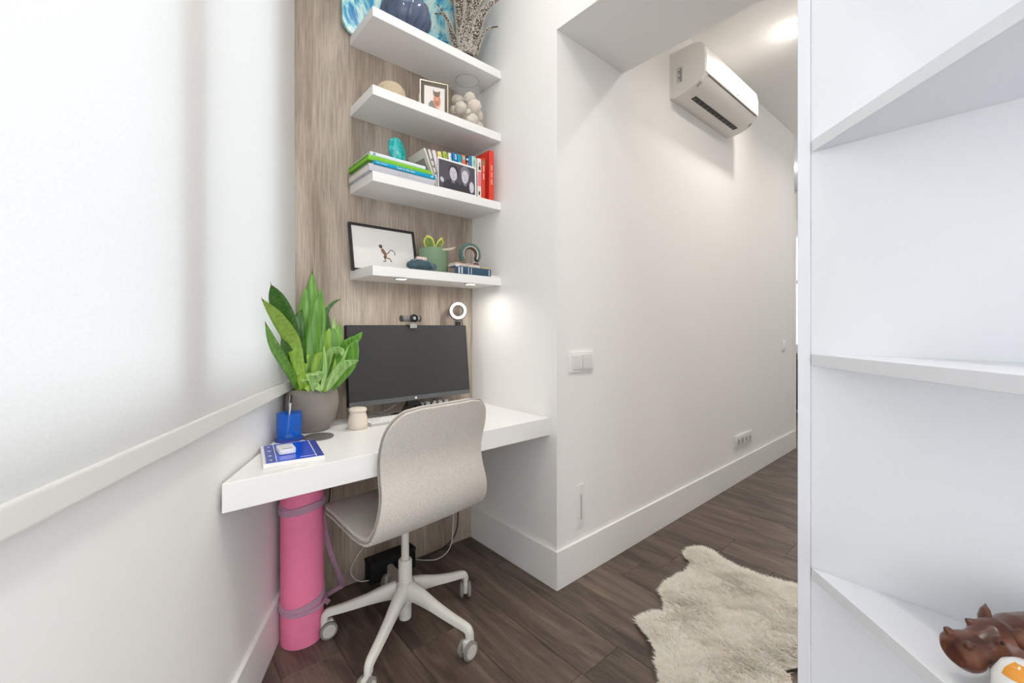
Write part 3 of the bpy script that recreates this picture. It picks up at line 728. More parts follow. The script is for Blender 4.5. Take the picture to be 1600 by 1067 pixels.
co = tagp(mk('coaster', lathe([(0, 0), (.050, 0), (.0515, .0015), (.0515, .004), (.050, .0055), (0, .0055)], 40), mat('grey_felt', (104, 102, 98), .95, bump=.7, bscale=500, var=.12, vscale=60), None, 50), 'round dark grey felt coaster on the desk before the plant pot', 'coaster')
co.location = (.4905, 1.6375, HD)
# blue notebook
nb = thing('notebook', 'glossy blue covered notepad with white pages lying at left end of desk', 'notebook', (.262, 1.376, HD), (0, 0, R(-9)))
nw, nh = .162, .222
mk('pages', box(0, nw, 0, nh, 0, .0125, .001, 1), mat('notebook_paper', (240, 239, 236), .7), nb)
M_BLUE = mat('blue_print', (0, 76, 222), .12, coat=.4); M_BLUE2 = mat('blue_print_dark', (28, 62, 168), .15)
def plate(x0, x1, y0, y1, z0, z1): return box(x0, x1, y0, y1, z0, z1)
cv = mk('cover', plate(.008, nw, .006, nh-.008, .0126, .0136), M_BLUE, nb)
mk('cover_stripe', plate(.008, .034, .006, nh-.008, .0137, .0139), mat('blue_grey_print', (84, 98, 180), .2), cv)
mk('cover_stripe', plate(nw-.020, nw, .006, nh-.008, .0137, .0139), M_BLUE2, cv)
for xx in (.034, nw-.0225): mk('white_line', plate(xx, xx+.0024, .006, nh-.008, .0140, .0142), M_WHITE, cv)
for yy, rr_2 in ((.03, .0035), (.078, .0045), (.135, .0045), (.188, .0035)):
    mk('white_dot', lathe([(0, 0), (rr_2, 0), (rr_2, .0003), (0, .0003)], 16, c=(.021, yy, .0140)), M_WHITE, cv)
for i in range(9): mk('lettering', plate(.098+i*.0052, .1020+i*.0052, .021, .0245, .0137, .0140), M_WHITE, cv)
rc = thing('remote_control', 'small white remote lying on the blue notepad', 'remote', (.343, 1.470, HD+.0145), (0, 0, R(-4)))
mk('body', prism(rrect(-.0235, .0235, -.036, .036, .010), .0, .015, .003), M_WHITE, rc, 50)
mk('display', plate(-.013, .013, -.027, -.0225, .0151, .0154), M_DGREY, rc)
for i in range(3):
    mk('button', prism(rrect(-.012, .012, -.012+i*.013, -.004+i*.013, .003), .0148, .0158), mat('remote_button', (222, 222, 220), .4), rc, 40)
# jar
jr = thing('stoneware_jar', 'small cream stoneware jar on the desk left of the keyboard', 'jar', (.652, 1.680, HD))
M_CREAM = mat('cream_stoneware', (226, 214, 200), .7, bump=.2, bscale=160)
mk('body', lathe([(0, 0), (.034, 0), (.0375, .004), (.0375, .024), (.035, .045), (.031, .060), (.0295, .066), (0, .066)], 36), M_CREAM, jr, 50)
mk('lid', lathe([(0, .0665), (.030, .0665), (.0335, .0690), (.0342, .074), (.0335, .079), (.030, .0815), (0, .082)], 36), M_CREAM, jr, 50)
# keyboard
kb = thing('keyboard', 'white slim computer keyboard on the desk behind the chair', 'keyboard', (.70, 1.665, HD))
mk('case', box(0, .42, 0, .118, .0, .008, .003), mat('keyboard_case', (196, 196, 194), .4), kb, 40)
kk = None
for r_ in range(6):
    for c_ in range(22):
        kk = box(.007+c_*.0186, .0225+c_*.0186, .007+r_*.0178, .0215+r_*.0178, .008, .0115, .0012, 1, kk)
mk('keys', kk, mat('key_plastic', (246, 246, 244), .45), kb, 40, kind='stuff')
# monitor
mo = thing('computer_monitor', 'large black frameless computer monitor standing on the desk, screen off', 'monitor', (.96, 1.80, HD))
tilt = Matrix.Translation((.957, 1.770, .812)) @ Matrix.Rotation(R(-6), 4, 'X')   # local: x right, z up, y back
def mt(b): b.transform(tilt); return b
M_SCREEN = mat('switched_off_screen', (48, 48, 49), .28, ior=1.6)
mk('housing', mt(box(-.3065, .3065, .0, .030, 0, .346, .004)), M_BLACK, mo, 40, world=True)
bez = mk('bezel', mt(box(-.3065, .3065, -.0025, 0, -.001, .020, .0008, 1)), mat('bezel_grey', (92, 94, 96), .4), mo, 40, world=True)
mk('screen', mt(box(-.304, .304, -.0015, .0, .0205, .344)), M_SCREEN, mo, world=True)
mk('logo', mt(xzplate(ell(0, .0095, .0052, .0052), -.0032, -.0026)), M_WHITE, bez, world=True)
mk('stand_neck', mt(box(-.028, .028, .03, .045, -.03, .16, .004)), M_BLACK, mo, 40, world=True)
q = tube([(.957, 1.822, HD+.080), (.905, 1.80, HD+.010)], .007, 8); q = tube([(.957, 1.822, HD+.080), (1.02, 1.80, HD+.010)], .007, 8, q)
mk('stand_strut', q, M_BLACK, mo, 50, world=True)
mk('stand_foot', prism(ell(.897, 1.802, .046, .030, 28), HD, HD+.008, .002), M_BLACK, mo, 40, world=True)
mk('stand_foot', prism(ell(1.022, 1.802, .046, .030, 28), HD, HD+.008, .002), M_BLACK, mo, 40, world=True)
# webcam
wc = thing('webcam', 'grey webcam with round black lens clipped on top of monitor', 'webcam', (.952, 1.812, 1.1565), (0, 0, 0))
mk('body', tube([(-.048, 0, .030), (.048, 0, .030)], .0145, 16, flat=(1, 1)), mat('webcam_grey', (128, 124, 124), .4, metal=.4), wc, 50)
for s in (-1, 1): mk('end_cap', tube([(s*.043, 0, .030), (s*.0495, 0, .030)], .0153, 16), M_DGREY, wc, 50)
q = lathe([(0, 0), (.018, 0), (.018, .014), (.0145, .016), (.013, .010), (0, .010)], 32); q.transform(Matrix.Translation((.008, -.010, .032)) @ Matrix.Rotation(R(90), 4, 'X')); mk('lens_ring', q, M_BLACK, wc, 50)
q = lathe([(0, 0), (.008, 0), (.008, .0125), (0, .0145)], 24); q.transform(Matrix.Translation((.008, -.012, .032)) @ Matrix.Rotation(R(90), 4, 'X')); mk('lens', q, mat('lens_glass', (190, 196, 200), .1, metal=.6), wc, 50)
mk('clip', merge(box(-.014, .020, -.022, .020, .0, .006, .002), box(-.004, .008, -.004, .008, .004, .018, .002)), mat('clip_grey', (150, 150, 146), .5), wc, 40)
mk('clip_hook', box(-.014, .020, -.0255, -.0215, -.014, .004, .001), mat('clip_grey', (150, 150, 146), .5), wc, 40)
# ring light
rl = thing('ring_light', 'small white ring lamp with black rim clamped to monitor top right', 'ring light', (1.224, 1.822, 1.158), (0, 0, R(-22)))
q = tube([(.041*math.cos(a), 0, .068+.041*math.sin(a)) for a in [2*PI*i/48 for i in range(48)]], .0105, 12, closed=True, flat=(1, .55))
b = bmesh.new(); rings = []
for i in range(48):
    a = 2*PI*i/48
    rings.append([b.verts.new((r_*math.cos(a), y_, .072+r_*math.sin(a))) for r_, y_ in ((.026, .007), (.026, -.006), (.0285, -.0075), (.0445, -.0075), (.0475, -.006), (.0475, .007))])
for i in range(48):
    A, B = rings[i], rings[(i+1) % 48]
    for k in range(6): b.faces.new((A[k], A[(k+1) % 6], B[(k+1) % 6], B[k]))
bmesh.ops.recalc_face_normals(b, faces=b.faces[:]); q.free()
mk('rim', b, M_DGREY, rl, 40)
b = bmesh.new(); rings = []
for i in range(48):
    a = 2*PI*i/48
    rings.append([b.verts.new((r_*math.cos(a), y_, .072+r_*math.sin(a))) for r_, y_ in ((.0285, -.0076), (.0300, -.0105), (.0430, -.0105), (.0445, -.0076))])
for i in range(48):
    A, B = rings[i], rings[(i+1) % 48]
    for k in range(3): b.faces.new((A[k], A[(k+1) % 4], B[(k+1) % 4], B[k]))
bmesh.ops.recalc_face_normals(b, faces=b.faces[:])
mk('diffuser', b, mat('ring_diffuser', (252, 252, 250), .5), rl, 60)
mk('neck', merge(tube([(0, 0, .026), (0, .002, .010)], .006, 12), tube([(-.014, 0, .016), (.014, 0, .016)], .008, 12)), M_DGREY, rl, 50)
mk('clamp', box(-.012, .012, -.012, .018, -.008, .010, .002), M_BLACK, rl, 40)
mk('power_lead', tube([(.006, .006, .03), (.024, .012, .02), (.027, .02, -.03), (.02, .03, -.10)], .0018, 6, smoothn=6), M_BLACK, rl, 60)
cord('grey_cable', 'grey cable lying behind the monitor from the jar toward stand', [at(571, 640, 1.86), at(590, 645, 1.88), at(604, 641, 1.90), at(617, 632, 1.92), at(622, 622, 1.93)], .0022, mat('grey_cord', (150, 145, 138), .6))
cord('black_cable', 'short black cable hanging behind the right part of monitor', [at(668, 640, 2.02), at(676, 628, 2.03), at(680, 618, 2.04)], .0022, M_BLACK)
ps = thing('power_strip', 'dark power strip on the desk behind the monitor', 'power strip', (1.10, 1.868, HD))
mk('body', box(-.09, .09, -.022, .022, 0, .026, .004), M_BLACK, ps, 40)
for i in range(5): mk('plug', box(-.082+i*.035, -.060+i*.035, -.026, -.004, .012, .036, .003), M_WHITE, ps, 40)

# ------------------------------------------------------------------ books
def cov(c, i=[0]):
    return mat('cover_%d_%d_%d' % c, c, .38)
def book(label, loc, rot, t, h, d, c, group=None, pages=None, name='book'):
    """spine at y=0 facing -y, thickness +x, height +z, pages to +y"""
    o = thing(name, label, 'book', loc, rot, group)
    cvm = cov(c)
    ct_ = min(.002, t*.15)
    q = box(0, ct_, 0, d, 0, h); q = box(t-ct_, t, 0, d, 0, h, 0, 2, q)
    q = merge(q, prism([(0, .0), (t*.15, -.0015), (t*.5, -.0025), (t*.85, -.0015), (t, 0), (t, .003), (0, .003)], 0, h))
    mk('cover', q, cvm, o)
    mk('pages', box(ct_, t-ct_, .003, d-.003, .003, h-.003), M_PAGES, o)
    return o
def patch(o, t, z0, z1, c, x0=.12, x1=.88, name='spine_panel', y=-.0030):
    return mk(name, box(t*x0, t*x1, y, y+.0012, z0, z1), cov(c), o)
def marks(o, t, z0, n, sz, c, gap=1.4, name='lettering', lying=False, x0=.35, x1=.65):
    q = None
    for i in range(n):
        if i % 5 == 4: continue
        z = z0+i*sz*gap
        q = box(t*x0, t*x1, -.0034, -.0028, z, z+sz*.8, 0, 2, q)
    mk(name, q, cov(c), o)
z3 = ST[2]
def lying(label, X0, X1, Y0, z1, t, d, c, rotz=0):
    return book(label, (X0, Y0, z1), (0, R(90), R(rotz)), t, X1-X0, d, c, 'books lying in the stack at left of the third shelf')
b1 = lying('large silver grey book at the bottom of the lying stack, reading CATS', .688, .99, 1.6600, z3+.029, .029, .228, (196, 198, 206))
mk('lettering', text_bm('CATS', .019, lambda a, c: (.0215-c, -.0031, a+.125)), cov((170, 172, 184)), b1)
b2 = lying('thin teal blue book in the lying stack with a white title', .708, .991, 1.6565, z3+.0455, .0162, .215, (0, 158, 202))
mk('lettering', text_bm('Cats in the Sun', .0135, lambda a, c: (.0125-c, -.0031, a+.098)), M_WHITE, b2)
mk('lettering', text_bm('Hans Silvester', .0080, lambda a, c: (.0108-c, -.0031, a+.010)), M_WHITE, b2)
patch(b2, .0162, .262, .270, (230, 240, 245), .3, .7, 'spine_mark')
M_PG = M_PAGES; M_PAGES = mat('green_page_block', (136, 198, 70), .6)
b3 = lying('bright green hardback book in the lying stack above the teal one', .689, .978, 1.6680, z3+.0670, .0212, .215, (128, 196, 52))
M_PAGES = M_PG
b4 = lying('white and pale blue book lying on top of the green book', .700, .953, 1.6760, z3+.0840, .0168, .178, (226, 234, 240))
patch(b4, .0168, .012, .022, (110, 150, 180), .25, .75, 'spine_mark')
patch(b4, .0168, .0, .253, (96, 150, 180), .86, .99, 'spine_stripe')
# turquoise stone
q = bmesh.new(); bmesh.ops.create_icosphere(q, subdivisions=2, radius=1)
rs = random.Random(4)
for v in q.verts:
    k = 1+rs.uniform(-.13, .13); v.co *= k; v.co.z = min(v.co.z, .72+.1*v.co.x)
    z_ = v.co.z; v.co.x = v.co.x*(.040-(.012*max(0, z_)))+.012*-z_*.9; v.co.y *= .028; v.co.z = z_*.073
mn_ = min(v.co.z for v in q.verts)
for v in q.verts: v.co.z = max(v.co.z-mn_, .006)-.006
M_TURQ = ramp_mat('turquoise_glass', [(.3, (0, 120, 128)), (.5, (10, 176, 176)), (.7, (120, 226, 214))], 30, (1, 1, 1), .15, distort=1.5)
st = tagp(mk('turquoise_stone', q, M_TURQ), 'bright turquoise crystal chunk standing on the stack of lying books', 'crystal')
st.location = (.848, 1.745, z3+.0842)
# standing books
SB = [(.010, .176, .15, (226, 220, 208), 'thin cream book with a grey picture, first and most tilted of the standing row'),
      (.012, .172, .14, (232, 228, 222), 'thin white book with small dark marks, second in standing row'),
      (.018, .172, .14, (234, 226, 228), 'pale pink and white book, third of the standing row'),
      (.020, .172, .13, (240, 222, 160), 'pale yellow book in the standing row'),
      (.021, .178, .13, (178, 200, 84), 'lime green book in the standing row'),
      (.018, .178, .13, (240, 232, 214), 'cream book between the lime green and the blue book'),
      (.025, .184, .13, (0, 122, 190), 'strong blue book with white lettering in the standing row'),
      (.022, .184, .13, (0, 160, 190), 'teal book right of the strong blue one'),
      (.020, .188, .13, (240, 118, 88), 'coral orange book in the standing row'),
      (.013, .188, .13, (56, 36, 36), 'dark brown book in the standing row'),
      (.015, .192, .13, (20, 138, 206), 'narrow sky blue book right of the dark brown one'),
      (.026, .198, .13, (190, 220, 206), 'mint green book behind the right edge of the black and white photo')]
xb = 1.010; angs = [22, 19, 16, 13, 10, 7.5, 5.5, 4, 3, 2, 1, 0]
GR = 'books standing on the third shelf'
for (t, h, d, c, lb), a in zip(SB, angs):
    t *= .955
    o = book(lb, (xb, 1.676, z3), (0, R(-a), 0), t, h, d, c, GR)
    if c == (226, 220, 208): mk('cover_picture', box(-.0004, 0, .02, .11, .08, .14), cov((150, 146, 138)), o)
    elif c == (0, 122, 190): marks(o, t, h-.07, 8, .006, (240, 244, 248), lying=False, x0=.45, x1=.85)
    elif c == (0, 160, 190): patch(o, t, h-.055, h-.035, (150, 230, 236))
    elif c == (240, 118, 88): patch(o, t, h-.022, h-.008, (150, 206, 200)); patch(o, t, h-.07, h-.056, (120, 200, 200))
    elif c == (56, 36, 36): patch(o, t, h-.05, h-.03, (230, 150, 90)); patch(o, t, h-.02, h-.01, (240, 240, 240))
    elif c == (178, 200, 84): patch(o, t, h-.07, h-.01, (140, 172, 50), .3, .7)
    elif c == (232, 228, 222):
        for k in range(3): patch(o, t, h-.05-k*.03, h-.040-k*.03, (120, 130, 110))
    elif c == (240, 222, 160): patch(o, t, h-.10, h-.015, (214, 176, 80), .4, .6)
    elif c == (190, 220, 206): marks(o, t, h-.075, 8, .005, (120, 160, 140))
    elif c == (240, 232, 214): patch(o, t, h-.08, h-.01, (150, 190, 230), .55, .9)
    xb += (t+.0006)/math.cos(R(a)) if a < 12 else t+.0015
o = book('white and pink paperback with a black drawing on its spine', (1.2300, 1.664, z3), (0, 0, 0), .024, .190, .13, (236, 230, 220), GR)
patch(o, .024, .055, .125, (236, 130, 140)); patch(o, .024, .135, .15, (30, 50, 44), .3, .75); patch(o, .024, .150, .172, (60, 60, 60), .45, .6); patch(o, .024, .012, .03, (40, 40, 40), .3, .6)
o = book('narrow orange red book between the pink paperback and red album', (1.2560, 1.664, z3), (0, 0, 0), .022, .198, .13, (214, 66, 44), GR)
patch(o, .022, .165, .185, (140, 130, 90)); marks(o, .022, .095, 9, .0055, (250, 232, 220))
o = book('tall bright red album at right end of the standing row', (1.3020, 1.664, z3), (0, 0, 0), .030, .248, .22, (232, 66, 48), GR, name='photo_album')
marks(o, .030, .08, 14, .005, (250, 200, 180))
# photo of two people
ph = thing('photo_print', 'black and white photograph of two smiling women leaning against the standing books', 'photograph', (1.008, 1.658, z3), (R(-2), 0, R(-.5)))
mk('card', box(0, .212, 0, .0016, 0, .140), M_WHITE, ph)
M_PD = mat('print_charcoal', (84, 82, 90), .4); M_PL = mat('print_light', (206, 202, 212), .5); M_PM = mat('print_mid', (128, 126, 136), .5); M_PK = mat('print_dark', (58, 57, 64), .5)
def pr(pts, m, par, y=-.0008, name='print'): return mk(name, xzplate(pts, y, y+.0003), m, par)
pic = pr([(.004, .004), (.204, .004), (.204, .132), (.004, .132)], M_PD, ph, -.0006, 'picture')
pr(ell(.074, .006, .050, .044, a0=0, a1=180), M_PK, pic, -.0010, 'shoulders'); pr(ell(.152, .006, .046, .040, a0=0, a1=180), M_PK, pic, -.0010, 'shoulders')
for cx in (.080, .146): pr([(cx-.009, .036), (cx+.009, .036), (cx+.008, .060), (cx-.008, .060)], M_PM, pic, -.0016, 'neck')
pr(ell(.083, .092, .028, .030, rot=10), M_PK, pic, -.0014, 'hair'); pr(ell(.147, .098, .026, .032), M_PM, pic, -.0014, 'hair')
pr(ell(.081, .078, .020, .031, rot=5), M_PL, pic, -.0018, 'face'); pr(ell(.146, .078, .019, .031, rot=-5), M_PL, pic, -.0018, 'face')
pr(ell(.183, .036, .013, .027), M_PL, pic, -.0018, 'arm'); pr(ell(.020, .040, .009, .012, rot=30), M_PL, pic, -.0018, 'hand')
for cx in (.081, .146):
    for s in (-1, 1): pr(ell(cx+s*.0075, .085, .0028, .0014, 10), M_PK, pic, -.0022, 'eye')
    pr(ell(cx, .062, .0065, .0022, 10, a0=180, a1=360), M_PK, pic, -.0022, 'mouth'); pr([(cx-.002, .070), (cx+.002, .070), (cx, .080)], M_PM, pic, -.0022, 'nose')

# ------------------------------------------------------------------ lowest shelf things
z4 = ST[3]
fr = thing('picture_frame', 'black framed picture of a small brown monkey leaning on the panel, lowest shelf', 'picture', (.690, 1.836, z4), (R(-12.5), 0, 0))
FW, FH = .318, .222
q = None
for a in ((0, FW, 0, .010), (0, FW, FH-.010, FH), (0, .010, .010, FH-.010), (FW-.010, FW, .010, FH-.010)): q = box(a[0], a[1], 0, .016, a[2], a[3], .001, 1, q)
mk('frame', q, mat('black_frame', (44, 42, 44), .4), fr)
mk('backing', box(.002, FW-.002, .013, .0158, .002, FH-.002), M_DGREY, fr)
pcp = mk('picture', box(.009, FW-.009, .009, .012, .009, FH-.009), mat('print_paper', (238, 236, 232), .25), fr)
M_MONK = mat('monkey_brown', (132, 96, 76), .6); M_MONKD = mat('monkey_dark', (84, 68, 58), .6)
def mq(a, c):  # zoom px -> frame plane
    px, py = 560+a/17.79, 370+c/17.79
    return ((px-546.5)/99*FW, (431-py)/72*FH*.97)
def mr(pts, w, m): mk('monkey_print', xzplate(ribbon([mq(*p) for p in pts], w), .0086, .0090), m, pcp)
mr([(575, 385), (605, 440), (640, 510), (660, 590), (655, 640)], [.003, .0065, .007, .0065, .004], M_MONK)
mk('monkey_print', xzplate(ell(*mq(545, 330), .0085, .0095, 14, rot=20), .0084, .0088), M_MONKD, pcp)
mk('monkey_print', xzplate(ell(*mq(520, 335), .004, .0055, 12), .0082, .0086), M_MONK, pcp)
mr([(660, 520), (710, 522), (745, 495), (780, 430), (815, 408), (860, 412), (900, 445), (925, 490), (910, 540)], .0019, M_MONKD)
mr([(650, 630), (605, 600), (640, 690), (650, 745), (580, 755)], .0024, M_MONKD)
mr([(655, 640), (700, 655), (760, 655), (790, 710), (812, 760)], .0026, M_MONK)
mr([(575, 400), (555, 450), (575, 505), (620, 540)], .0018, M_MONK)
# pouch
pu = thing('fabric_pouch', 'dark teal satin pouch with gathered knot in front of green pot', 'pouch', (.950, 1.700, z4))
q = bmesh.new(); bmesh.ops.create_uvsphere(q, u_segments=40, v_segments=20, radius=1)
for v in q.verts:
    x_, y_, z_ = v.co; a = math.atan2(y_, x_); rr2 = math.hypot(x_, y_)
    fold = 1+.06*math.sin(9*a+3*z_)*rr2+.03*math.sin(17*a)
    px2 = math.copysign(abs(x_)**.8, x_); kz = max(0, 1-rr2**4.5)**.5
    zt_ = .020+.030*kz*(1-.25*max(0, x_))+.0035*math.sin(7*a+5*rr2)*rr2*(z_ > 0)-.004*math.exp(-(rr2/.2)**2)
    v.co = Vector((px2*.070*fold, y_*.036*fold, zt_ if z_ > -.05 else max(0, .020+z_*.4*.05)))
mk('body', q, mat('teal_satin', (44, 78, 88), .38, sheen=.5), pu, 180)
hk = thing('hair_clip', 'small pink and white claw clip lying on the teal pouch', 'hair clip', (.944, 1.700, z4+.050))
mk('jaw', box(-.024, .026, -.009, .0, 0, .014, .003), mat('clip_pink', (232, 196, 184), .3), hk, 40)
mk('jaw', box(-.022, .024, .001, .009, 0, .013, .003), mat('clip_white', (240, 226, 216), .3), hk, 40)
for i in range(4): mk('tooth', box(-.020+i*.012, -.014+i*.012, -.0115, -.008, .001, .013, .001, 1), mat('clip_white', (240, 226, 216), .3), hk)
# green pot plant
gp = thing('potted_plant', 'small variegated snake plant in a sage green cylinder pot, lowest shelf', 'plant', (1.062, 1.790, z4))
mk('pot', lathe([(0, 0), (.066, 0), (.068, .003), (.068, .124), (.065, .126), (.063, .12), (.063, .10), (0, .10)], 44), mat('sage_green', (126, 152, 122), .6), gp, 50)
mk('soil', lathe([(0, .112), (.0632, .110)], 24), mat('soil', (50, 38, 28), .95), gp)
M_VL = mat('leaf_yellow_edge', (214, 214, 96), .45); M_VD = mat('leaf_center', (104, 130, 50), .45, var=.15, vscale=40)
def vleaf(base, mid, tip_, w):
    lf = leaf([base, mid, tip_], w, M_VL, (2.02, 2.02), 0, par=gp, fold=.1)
    P_ = [at(a, c, 2.014) for a, c in (base, mid, tip_)]
    leaf([base, mid, (tip_[0], tip_[1]+3)], w*.55, M_VD, (2.015, 2.015), 0, par=lf, name='leaf_center', fold=.1)
vleaf((675, 394), (668, 380), (668, 367), 12)
vleaf((678, 394), (674, 378), (670, 368), 9)
vleaf((680, 394), (686, 382), (691, 371), 9)
vleaf((681, 394), (689, 380), (690, 374), 7)
leaf([(690, 390), (698, 389.5), (706, 388.5), (713, 385.5)], 3.6, mat('leaf_dry', (206, 196, 170), .6), (2.0, 2.02), 0, par=gp, name='dry_leaf')
# books at right of lowest shelf
o = book('dark blue hardback with white spine lettering under the arch, lowest shelf', (1.101, 1.664, z4+.037), (0, R(90), 0), .037, .213, .068, (52, 80, 104), 'books under the beaded arch')
for zz in (.018, .034): marks(o, .037, zz, 1, .010, (220, 226, 232), x0=.1, x1=.9)
for zz in (.074, .090): marks(o, .037, zz, 1, .005, (196, 206, 216), x0=.05, x1=.95)
mk('dove_mark', xzplate([(0, 0), (.012, .004), (.022, .014), (.020, .004), (.012, -.004)], -.0034, -.0028), M_WHITE, o).rotation_euler = (0, R(-90), 0)
o.children[-1].location = (.026, 0, .160)
patch(o, .037, .198, .203, (210, 216, 222), .1, .9, 'spine_mark')
o = book('thin cream paperback on the blue hardback under the arch', (1.103, 1.668, z4+.0480), (0, R(90), R(1)), .0108, .150, .063, (224, 216, 206), 'books under the beaded arch')
marks(o, .0108, .03, 10, .004, (140, 140, 136))
o = book('thin reddish book at the top of the small pile under the arch', (1.108, 1.672, z4+.0550), (0, R(90), R(2)), .0068, .142, .058, (204, 178, 166), 'books under the beaded arch')
o = book('thin yellow edged booklet on right half of the blue hardback', (1.258, 1.668, z4+.0440), (0, R(90), 0), .0066, .054, .060, (222, 200, 128), 'books under the beaded arch')
# beaded arch
ax, ay, az = 1.214, 1.704, z4+.0552
arch = thing('beaded_arch', 'dark teal beaded horseshoe shaped arch standing on the small book pile', 'ornament', (ax, ay, az), (0, 0, R(-12)))
def archpts(r, n=28, a0=-35, a1=215, cz=.050): return [(r*math.cos(R(a0+(a1-a0)*i/(n-1))), 0, cz+r*math.sin(R(a0+(a1-a0)*i/(n-1)))) for i in range(n)]
AP = [(p_[0], p_[1], max(p_[2], .012)) for p_ in archpts(.041)]
mk('core', tube(AP, [.010]+[.014]*26+[.010], 14, flat=(1, 1.0)), mat('arch_brown', (112, 80, 66), .6), arch, 180)
M_TEALB = mat('teal_beads', (98, 128, 124), .35, var=.3, vscale=220)
bd = None
for i, (x_, y_, z_) in enumerate(AP):
    c0 = Vector((0, 0, .050)); rad = (Vector((x_, y_, z_))-c0).normalized()
    for j in range(7):
        a = R(-84+28*j); d = rad*math.cos(a)+Vector((0, 1, 0))*math.sin(a)
        q = bmesh.new(); bmesh.ops.create_icosphere(q, subdivisions=1, radius=.0042+.0012*((i*7+j) % 3)/2, matrix=Matrix.Translation(Vector((x_, y_, z_))+d*.0135)); bd = merge(bd, q)
mn_ = min(v.co.z for v in bd.verts)
mk('beads', bd, M_TEALB, arch, 180, kind='stuff')
mk('pearl_edge', tube([(x_*.93, -.0135, .050+(z_-.050)*.93) for x_, y_, z_ in AP], .0032, 8), mat('pearl', (206, 206, 196), .35), arch, 180)
for s in (0, -1):
    x_, y_, z_ = AP[s]; mk('foot', lathe([(0, 0), (.013, 0), (.015, .004), (.012, .009), (0, .010)], 20, c=(x_, y_, 0)), mat('arch_foot', (88, 50, 44), .5), arch, 50)

# ------------------------------------------------------------------ second shelf things
z2 = ST[1]
q = lathe([(0, 0), (.045, 0), (.062, .020), (.069, .050), (.064, .078), (.048, .098), (.025, .108), (0, .111)], 40)
o = tagp(mk('sandstone_dome', q, mat('sand_stone', (206, 188, 160), .9, bump=.8, bscale=260, var=.12, vscale=120), None, 180), 'round sand coloured speckled stone ball at left on second shelf', 'ornament'); o.location = (.842, 1.790, z2)
gf = thing('framed_photo', 'thin silver gold glass photo frame with a cat collage portrait', 'photo frame', (.951, 1.7215, z2), (0, 0, R(-19)))
GW, GH = .130, .146
M_GOLD = mat('pale_gold', (226, 214, 188), .3, metal=.7)
q = None
for a in ((0, GW, 0, .0035), (0, GW, GH-.0035, GH), (0, .0035, .0035, GH-.0035), (GW-.0035, GW, .0035, GH-.0035)): q = box(a[0], a[1], 0, .009, a[2], a[3], .0005, 1, q)
mk('rim', q, M_GOLD, gf)
M_CLEAR = mat('clear_glass', (255, 255, 255), .02, trans=1, ior=1.2)
mk('glass', box(.0035, GW-.0035, .003, .0045, .0035, GH-.0035), mat('smoke_glass', (200, 196, 188), .05, trans=.9, ior=1.1), gf)
pcp = mk('print', box(.020, GW-.016, .0020, .0029, .012, GH-.022), mat('print_paper2', (226, 222, 218), .4), gf)
def pq(n, pts, m, y=.0016): mk(n, xzplate(pts, y, y+.0003), m, pcp)
M_SKIN = mat('print_skin', (204, 140, 116), .5); M_CATM = mat('print_cat_mask', (118, 92, 78), .5); M_SUIT = mat('print_suit', (128, 128, 124), .5)
pq('coat', [(.038, .013), (.078, .013), (.082, .04), (.070, .058), (.052, .060), (.040, .045)], M_SUIT)
pq('face', ell(.078, .062, .0165, .034), M_SKIN, .0012)
pq('hand', [(.072, .014), (.088, .014), (.086, .044), (.076, .046)], mat('print_skin_light', (226, 176, 156), .5), .0010)
pq('nose', [(.074, .066), (.082, .066), (.080, .076), (.076, .076)], mat('print_skin_light', (226, 176, 156), .5), .0008)
pq('beard', ell(.078, .050, .010, .012), mat('print_beard', (176, 116, 96), .5), .0009)
pq('cat_mask', [(.062, .086), (.059, .112), (.067, .102), (.084, .103), (.092, .110), (.092, .088), (.085, .081), (.069, .081)], M_CATM, .0006)
for s in (.069, .085): pq('eye', ell(s, .091, .0028, .0014, 10), M_SKIN, .0002)
mk('easel_leg', tube([(-.001, .010, .085), (-.001, .040, .001)], .0018, 6), M_GOLD, gf, 50)
# glass cloche with urchins
gvx, gvy = 1.238, 1.762
gv = thing('glass_vase', 'clear glass vase tapering to an open rim, filled with white sea urchin shells', 'vase', (gvx, gvy, z2))
prof = [(0, .003), (.094, .003), (.1005, .010), (.102, .05), (.099, .10), (.087, .155), (.069, .205), (.060, .238), (.0585, .262)]
inner = [(r_-.0022, z_) for r_, z_ in prof[::-1][:-2]]+[(.092, .0062), (0, .0062)]
mk('glass_wall', lathe([(0, 0), (.092, 0), (.099, .006)]+prof[3:]+inner, 56), mat('vase_glass', (232, 234, 234), .02, alpha=.075, coat=.2), gv, 60)
mk('rim', tube([(.0575*math.cos(2*PI*i/40), .0575*math.sin(2*PI*i/40), .262) for i in range(40)], .0014, 8, closed=True), mat('rim_glass', (200, 196, 194), .05, alpha=.6), gv, 60)
M_URCH = mat('urchin_shell', (236, 224, 208), .8, bump=.8, bscale=420, var=.08, vscale=60)
def urchin(loc, r, rot, lab):
    q = bmesh.new(); bmesh.ops.create_uvsphere(q, u_segments=50, v_segments=18, radius=1)
    for v in q.verts:
        a = math.atan2(v.co.y, v.co.x); k = 1+.05*math.cos(10*a)+.022*math.cos(30*a)*math.sin(9*v.co.z*2)
        if v.co.z > .93: v.co.z -= (v.co.z-.93)*3.2
        v.co = Vector((v.co.x*k*r, v.co.y*k*r, v.co.z*r*.82))
    q.transform(Euler(rot).to_matrix().to_4x4())
    o = tagp(mk('sea_urchin_shell', q, M_URCH, None, 180), lab, 'shell', 'sea urchin shells in the glass vase'); o.location = Vector((gvx, gvy, z2))+Vector(loc)
def ul(a, f, z): return (.753*a+.658*f, -.658*a+.753*f, z+.005)
